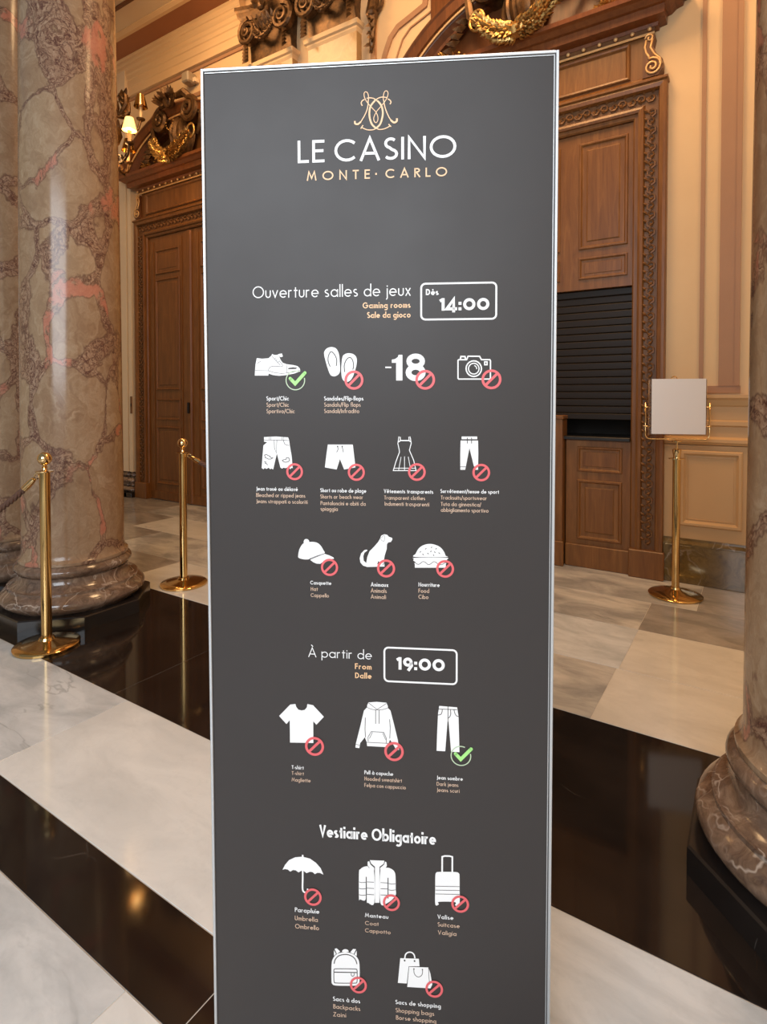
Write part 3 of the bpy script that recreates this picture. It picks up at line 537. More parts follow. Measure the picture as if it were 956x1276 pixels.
 'suitcase_icon': [('W',2.8,[[112.3,480.7],[112.4,509.2],[116.7,510.9],[124.9,511.3],[129.7,510.2],[129.7,482.1]]),('ws',[[100.7,474.9],[102.1,479.9],[104.9,481.6],[119.1,483.0],[136.8,483.8],[140.9,481.7],[142.0,478.1],[142.2,454.9],[141.9,426.6],[134.6,424.7],[134.1,430.4],[107.1,428.6],[106.7,424.1],[100.7,423.6],[100.5,451.5]]),('D',1.0,[[100.9,456.0],[142.0,458.5]]),('D',1.0,[[100.9,449.1],[142.1,451.7]]),('D',1.0,[[100.9,442.2],[142.1,444.8]])],
 'backpack_icon': [('ws',[[-81.4,298.9],[-78.5,310.2],[-71.3,318.7],[-56.9,323.5],[-42.7,320.9],[-35.0,314.3],[-31.8,303.5],[-31.7,275.4],[-33.4,267.2],[-39.4,263.8],[-57.2,261.8],[-75.2,260.7],[-80.6,263.2],[-81.8,270.5]]),('w',[[-76.0,327.6],[-72.2,329.2],[-65.8,323.7],[-71.8,318.7]]),('w',[[-77.2,325.1],[-73.4,319.0],[-77.0,314.5]]),('w',[[-48.1,324.1],[-42.9,330.6],[-37.6,330.6],[-42.0,321.2]]),('w',[[-36.7,328.3],[-36.5,318.3],[-40.8,320.6]]),('ws',[[-62.3,323.7],[-60.5,327.6],[-56.7,329.1],[-52.7,328.3],[-51.2,324.7]]),('Ds',1.6,[[-76.9,300.5],[-74.9,308.1],[-68.9,315.4],[-60.5,318.7],[-52.2,319.3],[-43.9,316.5],[-38.6,310.9],[-36.3,303.7]]),('Ds',1.3,[[-77.4,285.7],[-76.9,290.2],[-72.6,291.6],[-57.1,293.1],[-39.2,294.3],[-36.4,293.1],[-35.9,287.2],[-36.0,275.0],[-37.0,269.9],[-41.7,268.3],[-72.8,265.5],[-76.8,267.3],[-77.5,273.4],[-77.4,285.7]]),('D',1.6,[[-76.7,285.1],[-36.6,288.1]]),('Ds',1.0,[[-46.4,286.2],[-46.4,282.5],[-44.0,280.6],[-41.4,283.0],[-41.4,286.7]])],
 'shopping_bags_icon': [('w',[[40.0,321.4],[72.3,323.3],[73.6,309.8],[54.7,308.0],[51.3,276.5],[35.7,276.1]]),('Ws',2.3,[[47.9,321.7],[48.9,328.0],[51.8,332.0],[56.4,333.8],[61.0,332.9],[64.3,329.1],[65.5,323.4]]),('d',[[46.0,318.7],[47.6,319.6],[49.5,317.9],[47.9,315.8],[46.3,316.8]]),('d',[[63.4,319.5],[65.0,320.4],[66.7,318.7],[65.2,316.6],[63.6,317.6]]),('w',[[55.5,307.3],[89.0,309.3],[92.4,298.0],[95.6,279.2],[92.5,271.8],[52.1,270.5]]),('Ds',1.1,[[63.6,304.8],[64.2,296.6],[67.6,291.8],[71.5,290.5],[75.4,292.2],[78.3,296.6],[78.7,304.8]]),('D',1.8,[[62.6,304.4],[65.0,304.3]]),('D',1.8,[[77.5,304.7],[79.6,304.6]]),('D',0.9,[[89.0,309.1],[90.1,289.5],[91.1,278.7]])],
 'monogram': [('Gs',2.9,[[1.8,1740.5],[-5.1,1747.3],[-8.6,1757.2],[-9.3,1765.9],[-8.1,1774.5],[-5.0,1779.8],[0.6,1786.0]]),('Gs',1.6,[[0.6,1786.0],[6.2,1789.2],[12.8,1790.4],[19.4,1789.2]]),('Gs',1.8,[[21.2,1787.0],[24.7,1784.9],[26.5,1781.6],[24.7,1778.2]]),('Gs',2.9,[[1.8,1740.5],[8.3,1746.7],[11.8,1756.3],[13.0,1764.9],[11.7,1773.6],[8.3,1780.2],[3.9,1784.8]]),('Gs',1.6,[[3.9,1784.8],[-1.6,1788.5],[-8.3,1790.1],[-13.8,1789.5]]),('Gs',1.8,[[-17.2,1787.9],[-21.0,1785.9],[-22.8,1782.2],[-21.0,1777.7]]),('Gs',1.6,[[1.8,1740.5],[-1.8,1738.7],[-7.3,1738.1],[-14.0,1739.0],[-21.8,1742.6]]),('G',1.8,[[-23.8,1740.9],[-19.8,1746.4]]),('Gs',1.6,[[1.8,1740.5],[7.1,1738.3],[13.8,1738.7],[19.3,1740.4],[25.1,1743.2]]),('G',1.8,[[22.4,1746.3],[26.6,1741.8]]),('Gs',1.3,[[-10.5,1786.5],[-10.9,1794.1],[-12.7,1798.7],[-16.0,1799.9],[-18.0,1797.1],[-17.2,1791.1],[-12.8,1782.8],[-5.0,1773.8],[1.6,1766.5],[4.7,1758.8],[4.5,1752.8],[1.6,1749.4],[-1.5,1752.6],[-1.7,1758.5],[2.8,1767.5],[9.4,1774.8],[16.1,1782.6],[20.3,1789.4],[21.7,1795.8],[19.7,1799.7],[16.1,1798.8],[14.1,1792.9],[13.9,1785.4]]),('Gs',1.7,[[-11.1,1787.1],[-11.7,1776.8],[-15.0,1766.1],[-21.8,1754.5],[-25.7,1749.8],[-29.6,1747.8]]),('Gs',2.9,[[-23.5,1751.9],[-28.5,1748.3],[-33.0,1749.6],[-33.4,1753.7]]),('Gs',1.7,[[14.5,1785.4],[16.1,1775.6],[19.4,1765.7],[23.8,1756.3],[28.2,1750.2]]),('Gs',3.1,[[26.0,1752.5],[31.5,1748.4],[35.9,1750.4],[36.2,1755.0]])],
}
MARKS = [('ok',-137.3,1326.2,16.9),('no',-36.9,1326.4,16.2),('no',82.8,1326.6,16.5),('no',191.7,1327.0,16.3),('no',-140.0,1170.3,14.6),('no',-33.5,1170.6,14.6),('no',68.9,1172.3,14.9),('no',175.8,1172.7,14.6),('no',-80.5,1006.6,14.9),('no',16.7,1007.4,15.5),('no',116.4,1009.4,15.0),('no',-108.9,691.2,16.8),('no',29.7,690.0,16.8),('ok',143.7,689.0,17.4),('no',-113.8,419.5,15.7),('no',24.7,420.8,14.9),('no',143.2,428.2,15.2),('no',-33.8,266.1,15.1),('no',99.0,271.7,15.3)]
TEXTS = [
 ('LE', -130.6, -84.0, 1688.7, 36.8, 0.125, 'w'),
 ('CASINO', -68.4, 133.6, 1688.5, 36.4, 0.125, 'w'),
 ('MONTE', -115.5, -8.3, 1659.2, 15.1, 0.15, 'g'),
 ('CARLO', 16.8, 118.7, 1658.9, 14.9, 0.15, 'g'),
 ('·', 1.5, 6.4, 1665.0, 9.0, 0.3, 'g'),
 ('Ouverture salles de jeux', -210.3, 58.4, 1465.8, 19.9, 0.085, 'w'),
 ('Gaming rooms', -21.7, 58.4, 1446.0, 9.9, 0.17, 'g'),
 ('Sale da gioco', -14.1, 58.4, 1429.9, 9.9, 0.17, 'g'),
 ('Dès', 83.8, 104.7, 1466.3, 10.1, 0.2, 'w'),
 ('14:00', 107.1, 187.9, 1440.5, 20.0, 0.24, 'w'),
 ('Sport/Chic', -188.2, -148.9, 1292.0, 7.1, 0.15, 'w'),
 ('Sport/Chic', -188.3, -149.0, 1281.2, 7.0, 0.12, 'o'),
 ('Sportivo/Chic', -188.4, -139.0, 1270.3, 7.1, 0.12, 'o'),
 ('Sandales/Flip-flops', -88.1, -21.1, 1292.0, 7.0, 0.15, 'w'),
 ('Sandals/Flip flops', -88.1, -25.8, 1281.5, 7.0, 0.12, 'o'),
 ('Sandali/Infradito', -88.2, -28.2, 1270.8, 7.0, 0.12, 'o'),
 ('Jean troué ou délavé', -207.9, -134.9, 1136.8, 6.7, 0.15, 'w'),
 ('Bleached or ripped jeans', -208.0, -121.9, 1125.8, 6.7, 0.12, 'o'),
 ('Jeans strappati o scoloriti', -208.2, -118.2, 1115.1, 6.7, 0.12, 'o'),
 ('Short ou robe de plage', -95.7, -16.9, 1135.8, 6.6, 0.15, 'w'),
 ('Shorts or beach wear', -95.8, -22.4, 1124.9, 6.7, 0.12, 'o'),
 ('Pantaloncini e abiti da', -95.4, -17.9, 1113.7, 6.7, 0.12, 'o'),
 ('spiaggia', -95.5, -65.8, 1103.9, 6.7, 0.12, 'o'),
 ('Vêtements transparents', 13.2, 96.3, 1135.9, 6.6, 0.15, 'w'),
 ('Transparent clothes', 13.7, 82.7, 1124.9, 6.6, 0.12, 'o'),
 ('Indumenti trasparenti', 14.6, 89.6, 1114.5, 6.6, 0.12, 'o'),
 ('Survêtement/tenue de sport', 108.4, 205.0, 1137.5, 6.5, 0.15, 'w'),
 ('Tracksuits/sportswear', 109.1, 185.2, 1126.6, 6.5, 0.12, 'o'),
 ('Tuta da ginnastica/', 109.1, 175.8, 1115.7, 6.5, 0.12, 'o'),
 ('abbigliamento sportivo', 109.1, 188.0, 1105.8, 6.6, 0.12, 'o'),
 ('Casquette', -114.4, -77.8, 975.8, 6.4, 0.15, 'w'),
 ('Hat', -113.6, -101.3, 964.8, 6.4, 0.12, 'o'),
 ('Cappello', -113.6, -82.1, 954.0, 6.4, 0.12, 'o'),
 ('Animaux', -9.6, 20.1, 975.5, 6.8, 0.15, 'w'),
 ('Animals', -9.7, 17.6, 965.0, 7.0, 0.12, 'o'),
 ('Animali', -9.7, 16.4, 954.5, 6.9, 0.12, 'o'),
 ('Nourriture', 71.7, 107.2, 978.0, 6.8, 0.15, 'w'),
 ('Food', 71.7, 89.7, 967.3, 6.8, 0.12, 'o'),
 ('Cibo', 71.7, 88.3, 956.9, 6.9, 0.12, 'o'),
 ('T-shirt', -150.0, -128.7, 648.0, 6.5, 0.15, 'w'),
 ('T-shirt', -150.1, -128.4, 637.5, 6.4, 0.12, 'o'),
 ('Magliette', -150.2, -116.6, 625.8, 6.5, 0.12, 'o'),
 ('Pull à capuche', -21.7, 28.0, 646.5, 6.7, 0.15, 'w'),
 ('Hooded sweatshirt', -21.5, 43.1, 635.5, 6.7, 0.12, 'o'),
 ('Felpa con cappuccio', -21.8, 49.8, 624.0, 6.6, 0.12, 'o'),
 ('Jean sombre', 102.8, 147.0, 645.2, 6.5, 0.15, 'w'),
 ('Dark jeans', 102.8, 139.6, 634.0, 6.6, 0.12, 'o'),
 ('Jeans scuri', 102.8, 141.5, 623.6, 6.7, 0.12, 'o'),
 ('Parapluie', -146.5, -102.8, 389.3, 8.1, 0.15, 'w'),
 ('Umbrella', -146.7, -105.5, 374.1, 8.1, 0.12, 'o'),
 ('Ombrello', -146.3, -103.6, 359.2, 8.1, 0.12, 'o'),
 ('Manteau', -21.9, 19.3, 390.5, 7.0, 0.15, 'w'),
 ('Coat', -21.7, 2.4, 376.3, 7.0, 0.12, 'o'),
 ('Cappotto', -21.7, 23.1, 363.0, 7.0, 0.12, 'o'),
 ('Valise', 104.3, 131.8, 398.3, 7.4, 0.15, 'w'),
 ('Suitcase', 104.8, 142.5, 384.6, 7.4, 0.12, 'o'),
 ('Valigia', 105.1, 137.1, 370.2, 7.4, 0.12, 'o'),
 ('Sacs à dos', -79.2, -30.9, 232.1, 7.9, 0.15, 'w'),
 ('Backpacks', -78.8, -30.7, 218.1, 7.9, 0.12, 'o'),
 ('Zaini', -78.9, -56.1, 203.6, 7.9, 0.12, 'o'),
 ('Sacs de shopping', 31.4, 110.5, 237.3, 7.7, 0.15, 'w'),
 ('Shopping bags', 31.7, 99.0, 222.4, 7.8, 0.12, 'o'),
 ('Borse shopping', 32.4, 102.5, 209.1, 7.7, 0.12, 'o'),
 ('À partir de', -119.0, -8.2, 848.6, 16.4, 0.085, 'w'),
 ('From', -37.5, -8.7, 831.0, 9.9, 0.17, 'g'),
 ('Dalle', -37.2, -8.7, 815.0, 9.9, 0.17, 'g'),
 ('19:00', 34.9, 116.2, 833.3, 21.2, 0.24, 'w'),
 ('Vestiaire Obligatoire', -101.4, 101.2, 529.3, 21.5, 0.17, 'w'),
]
CAPTIONS = [(10,13),(13,16),(16,19),(19,23),(23,26),(26,30),(30,33),(33,36),(36,39),(39,42),(42,45),(45,48),(48,51),(51,54),(54,57),(57,60),(60,63)]
TIME_BOXES = [[76.1,198.9,1426.2,1485.1],[13.4,136.2,812.1,870.7]]

# ================================================================== SETTING
YW = 4.44                     # face of the back wall
# ------------------------------------------------------------------ floor
floor = link('floor', bx(-9.0, 3.0, -5.0, 4.95, -0.08, -0.002), 'grout'); tag(floor, kind='structure')
W_, G_, V_, C_, D_, K_ = 'white_marble', 'grey_marble', 'veined_marble', 'cream_marble', 'dim_marble', 'black_marble'
rows = [
    (-1.42, -0.90, [-3.3, -1.9, -0.6, 0.7, 2.0, 3.0], [W_, W_, G_, W_, W_]),
    (-0.90, -0.72, [-3.3, -2.2, -0.9, 0.4, 1.7, 3.0], [K_]),
    (-0.72, -0.22, [-3.3, -1.9, -0.6, 0.7, 2.0, 3.0], [G_, W_, W_, G_, W_]),
    (-0.22, 0.216, [-3.3, -1.8, -0.5, 0.8, 2.1, 3.0], [W_, G_, W_, W_, G_]),
    (0.216, 0.716, [-5.0, -3.75, -2.45, -1.15, 0.05, 1.3, 3.0], [W_, G_, G_, W_, W_, G_]),
    (0.716, 0.904, [-5.9, -4.6, -3.4, -2.19, -0.984, 0.22, 1.43, 3.0], [K_]),
    (0.904, 1.422, [-7.6, -6.3, -4.95, -3.6, -2.257, -0.92, 0.42, 1.7, 3.0], [W_, G_, W_, G_, W_, G_, W_, W_]),
    (1.422, 2.345, [-9.0, -7.3, -6.05, -4.8, -3.6, -2.352, -1.1, 0.25, 1.6, 3.0], [K_]),
    (2.345, 2.85, [-9.0, -7.6, -6.4, -5.1, -3.80, -2.5, -1.6, -0.555, 0.75, 2.0, 3.0], [D_, V_, D_, D_, C_, C_, V_, C_, C_, V_]),
    (2.85, 3.39, [-9.0, -7.4, -6.1, -4.78, -3.3, -2.0, -0.545, 0.70, 2.0, 3.0], [V_, D_, D_, V_, D_, G_, C_, V_, C_]),
    (3.39, 3.87, [-9.0, -7.8, -6.5, -5.25, -4.0, -2.8, -1.9, -0.55, 0.8, 2.0, 3.0], [D_, V_, D_, C_, V_, D_, V_, D_, C_, V_]),
    (3.87, 4.43, [-9.0, -8.3, -7.0, -5.77, -4.4, -3.1, -1.6, -0.30, 1.0, 2.0, 3.0], [V_, D_, D_, V_, D_, V_, V_, D_, V_, D_]),
]
def slab(x0, x1, y0, y1, mat):
    g = 0.0015
    bm = bx(x0 + g, x1 - g, y0 + g, y1 - g, -0.012, 0.0, 0.0008)
    bmesh.ops.translate(bm, vec=(-(x0 + x1) / 2, -(y0 + y1) / 2, 0), verts=bm.verts)
    return link('floor_slab', bm, mat, floor, loc=((x0 + x1) / 2, (y0 + y1) / 2, 0))
for y0, y1, js, ms in rows:
    for i, (a, b) in enumerate(zip(js, js[1:])):
        slab(a, b, y0, y1, ms[i % len(ms)])
# plain slabs behind the photographer and at the far left
for i in range(3):
    for j in range(4):
        slab(-9.0 + 3 * j, -6.0 + 3 * j, -5.0 + 1.1933 * i, -3.8067 + 1.1933 * i, W_ if (i + j) % 2 else G_)
slab(-9.0, -3.3, -1.42, 0.216, W_); slab(-9.0, -5.0, 0.216, 0.716, G_); slab(-9.0, -5.9, 0.716, 0.904, K_); slab(-9.0, -7.6, 0.904, 1.422, W_)

# ------------------------------------------------------------------ walls and ceiling
D1, D2, DH, DZ = -5.68, -1.565, 0.79, 3.27      # door centres, half opening, opening height
bm = BM()
for x0, x1 in ((-9.0, D1 - DH), (D1 + DH, D2 - DH), (D2 + DH, 3.0)): box(bm, x0, x1, YW, YW + 0.16, 0, 5.6)
box(bm, D1 - DH, D1 + DH, YW, YW + 0.16, DZ, 5.6); box(bm, D2 - DH, D2 + DH, YW, YW + 0.16, DZ, 5.6)
wall = link('wall_back', bm, 'cream_plaster'); tag(wall, kind='structure')
def deco(name, bm, mat, parent=None, **k): return link(name, bm, mat, parent or wall, **k)
tag(link('wall_left', bx(-9.15, -9.0, -5.0, 4.6, 0, 5.6), 'pale_plaster'), kind='structure')
tag(link('wall_right', bx(3.0, 3.15, -5.0, 4.6, 0, 5.6), 'pale_plaster'), kind='structure')
ceil = link('ceiling', bx(-9.15, 3.15, 0.6, 4.6, 5.6, 5.75), 'plain_ceiling'); tag(ceil, kind='structure')
link('painted_band', bx(-9.0, 3.0, 4.10, 4.33, 5.575, 5.6), 'rust_paint', ceil)
link('fine_line', bx(-9.0, 3.0, 3.745, 3.785, 5.585, 5.6), 'dark_oak', ceil)
link('ceiling_moulding', loft(BM(), [[(x, y, z) for y, z in ((4.02, 5.6), (4.02, 5.588), (4.06, 5.57), (4.10, 5.57), (4.10, 5.6))] for x in (-9.0, 3.0)]), 'cream_plaster', ceil)
link('beam', bx(-9.0, 3.0, 1.45, 2.32, 4.95, 5.6, 0.02), 'plain_ceiling', ceil)
# cornice over the left bay: a run of stepped mouldings ending by the first capital
prof = [(YW, 5.60), (4.33, 5.60), (4.33, 5.565), (4.345, 5.55), (4.345, 5.52), (4.355, 5.50), (4.362, 5.495), (4.362, 5.46), (4.375, 5.44), (4.38, 5.435), (4.38, 5.39), (4.392, 5.375), (4.395, 5.33), (4.405, 5.32), (4.405, 5.24), (4.415, 5.23), (4.418, 5.17), (4.40, 5.16), (4.40, 5.125), (YW, 5.115)]
cor = deco('cornice', loft(BM(), [[(x, y, z) for y, z in prof] for x in (-9.0, -4.74)]), 'cream_plaster')
link('cornice_line', bx(-9.0, -4.74, 4.425, YW, 5.075, 5.11), 'brown_paint', cor)
# wall panels painted in brown lines
deco('panel_line', ribbon3(BM(), [(-4.86, 4.3), (-4.86, 4.80), (-6.30, 4.80), (-6.58, 4.60), (-6.58, 4.15)], 0.045, 4.425, YW), 'brown_paint')
deco('panel_line', ribbon3(BM(), [(-3.045, 0.4), (-3.045, 5.4)], 0.055, 4.415, YW), 'brown_paint')
q = [(-2.94, 1.42), (-2.94, 4.36)] + [(-2.94 + 0.02 + 0.26 * (1 - math.cos(t)), 4.36 + 0.30 * math.sin(t)) for t in (0.3, 0.7, 1.1, 1.5)] + [(-2.5, 4.72), (-2.40, 5.3)]
deco('panel_moulding', ribbon3(BM(), q, 0.05, 4.42, YW), 'brown_paint')
deco('panel_moulding', ribbon3(BM(), [(x + 0.13, z - 0.05) for x, z in q[:-1]], 0.012, 4.425, YW), 'brown_paint')
# pier at the right of the ticket window
deco('panel_line', ribbon3(BM(), [(-0.332, 5.5), (-0.332, 1.37)], 0.026, 4.425, YW), 'brown_paint')
deco('panel_line', bx(-0.345, -0.10, 4.424, YW, 1.318, 1.366), 'brown_paint')
deco('panel_band', bx(-0.228, -0.106, 4.420, YW, 1.366, 5.5), 'brown_paint')
deco('panel_band', bx(-0.136, -0.106, 4.412, 4.420, 1.366, 5.5), 'brown_paint')
def dado(x0, x1):
    rail = [(YW, 1.306), (4.375, 1.306), (4.375, 1.285), (4.39, 1.27), (4.405, 1.235), (4.415, 1.225), (4.415, 1.135), (4.40, 1.128), (4.40, 1.10), (4.418, 1.09), (4.418, 1.02), (4.395, 1.005), (4.395, 0.985), (4.415, 0.965), (YW, 0.96)]
    deco('chair_rail', loft(BM(), [[(x, y, z) for y, z in rail] for x in (x0, x1)]), 'dado_paint')
    deco('dado_board', bx(x0, x1, 4.42, YW, 0.31, 0.96), 'dado_paint')
    deco('dado_panel', panel(BM(), x0 + 0.10, x1 - 0.10, 0.40, 0.925, 4.42, [(0, 0), (0, -0.010), (0.008, -0.018), (0.022, -0.018), (0.032, -0.006), (0.038, 0.0), (0.05, -0.004), (0.052, 0.003)]), 'dado_paint')
    deco('skirting', bx(x0, x1, 4.395, YW, 0, 0.265, 0.003), 'skirting_marble')
    deco('skirting_cap', loft(BM(), [[(x, y, z) for y, z in ((YW, 0.265), (4.395, 0.265), (4.395, 0.275), (4.41, 0.295), (4.41, 0.31), (YW, 0.31))] for x in (x0, x1)]), 'skirting_marble')
dado(-0.553, 0.02); dado(-3.18, -2.577); dado(-4.66, -4.60)
# engaged pilasters of the wall
def wall_pilaster(x0, x1, top=5.6):
    p = deco('pilaster', bx(x0, x1, 4.37, YW, 0.32, top), 'pale_plaster')
    b = BM()
    for a, o, z0, z1 in ((0, 0.0, 0.24, 0.32), (0, 0.03, 0.17, 0.24), (0, 0.015, 0.13, 0.17), (0, 0.05, 0.06, 0.13)): box(b, x0 - o, x1 + o, 4.37 - o, YW, z0, z1, min(0.03, (z1 - z0) * .45))
    link('pilaster_base', b, 'torus_marble', p); link('pilaster_plinth', bx(x0 - 0.06, x1 + 0.06, 4.30, YW, 0, 0.06, 0.004), 'plinth_marble', p)
    return p
wall_pilaster(0.06, 0.72); wall_pilaster(-7.45, -6.86); wall_pilaster(-6.83, -6.76, 4.0)
def capital(p, c, hw, z0):
    """bronzed capital: abacus, bell, two volutes, swag and leaves"""
    yb = YW; yf = 4.30
    bell = rect_loft(BM(), c, [(z0, hw * .80, 4.36), (z0 + .10, hw * .78, 4.35), (z0 + .34, hw * .82, 4.34), (z0 + .42, hw * .9, 4.32)], yb)
    cp = link('capital', bell, 'bronze', p)
    ab = BM()
    xs = [(-1, 0), (-.6, .05), (0, .075), (.6, .05), (1, 0)]
    secs = []
    for z, k in ((z0 + .42, .93), (z0 + .455, 1.0), (z0 + .50, 1.03), (z0 + .52, 1.08), (z0 + .56, 1.08)):
        secs.append([(c + hw * k * x, 4.235 + d * 1.0 - (k - 1) * .2, z) for x, d in xs] + [(c + hw * k, yb, z), (c - hw * k, yb, z)])
    link('abacus', loft(ab, secs), 'bronze', cp)
    for sgn in (-1, 1):
        v = BM(); cx = c + sgn * hw * .66; cz = z0 + .285
        sp = spiral(cx, cz, .135, .02, PI * .5, -sgn * 1.9, 4.27, 30, -0.035)
        tube(v, sp, [.030 - .018 * i / 29 for i in range(30)], 6)
        ball(v, (cx, 4.235, cz), .026, 8, 6); lathe_disc(v, cx, cz, .115, 4.275, 4.34)
        link('volute', v, 'bronze', cp)
        lv = BM()
        for k in range(5): leaf(lv, (cx + sgn * .02, 4.29, cz - .10 - .035 * k), (sgn * .25, -.35, -1), (0, -1, 0), .12, .07, .25)
        link('acanthus_leaf', lv, 'bronze', cp)
    s = BM(); garland(s, (c - hw * .42, 4.27, z0 + .31), (c + hw * .42, 4.27, z0 + .31), .15, .045, random.Random(3), 26, 5)
    link('swag', s, 'bronze', cp)
    t = BM(); ball(t, (c, 4.22, z0 + .46), .055, 10, 7, (1, .7, 1.1))
    for k in range(7): a = PI * k / 6; leaf(t, (c, 4.20, z0 + .44), (math.cos(a), -.15, math.sin(a) * .9 + .1), (0, -1, 0), .12, .06, .1)
    for k in range(5): leaf(t, (c - .1 + .05 * k, 4.29, z0 + .27), ((k - 2) * .15, -.3, 1), (0, -1, 0), .13, .06, .3)
    link('palmette', t, 'bronze', cp)
def lathe_disc(bm, cx, cz, r, y0, y1, seg=18):
    a = [bm.verts.new((cx + r * math.cos(2 * PI * i / seg), y0, cz + r * math.sin(2 * PI * i / seg))) for i in range(seg)]
    b = [bm.verts.new((v.co.x, y1, v.co.z)) for v in a]
    for i in range(seg): bm.faces.new((a[i], a[(i + 1) % seg], b[(i + 1) % seg], b[i]))
    bm.faces.new(a); bm.faces.new(b[::-1])
for c in (-4.285, -3.485):
    p = deco('pilaster', bx(c - .295, c + .295, 4.36, YW, 0.32, 4.72), 'yellow_marble')
    link('necking', rect_loft(BM(), c, [(4.70, .295, 4.36), (4.725, .305, 4.345), (4.74, .305, 4.345), (4.75, .325, 4.325), (4.79, .330, 4.32), (4.80, .31, 4.34)], YW), 'cream_plaster', p)
    link('pilaster_base', rect_loft(BM(), c, [(0.06, .34, 4.31), (0.14, .345, 4.305), (0.17, .31, 4.34), (0.25, .305, 4.35), (0.32, .30, 4.355)], YW), 'torus_marble', p)
    link('pilaster_plinth', bx(c - .36, c + .36, 4.29, YW, 0, .06, .004), 'plinth_marble', p)
    capital(p, c, .36, 4.80)
# bronze drop between pilaster and door
b = BM()
tube(b, [(-3.02, 4.40, 4.95), (-3.03, 4.38, 4.80), (-3.01, 4.37, 4.66), (-3.03, 4.38, 4.56), (-3.045, 4.39, 4.46)], [.05, .06, .025, .03, .012], 7)
tube(b, spiral(-2.98, 4.90, .09, .03, 2.6, 1.1, 4.39, 16), .02, 6)
ball(b, (-3.02, 4.36, 4.80), .05, 8, 6)
for k in range(12): leaf(b, (-3.025 + .01 * math.sin(k * 2), 4.37, 4.86 - .035 * k), (math.cos(k * 2.4) * .7, -.4, -.8), (0, -1, 0), .09, .05, .3)
deco('bronze_drop', b, 'bronze')

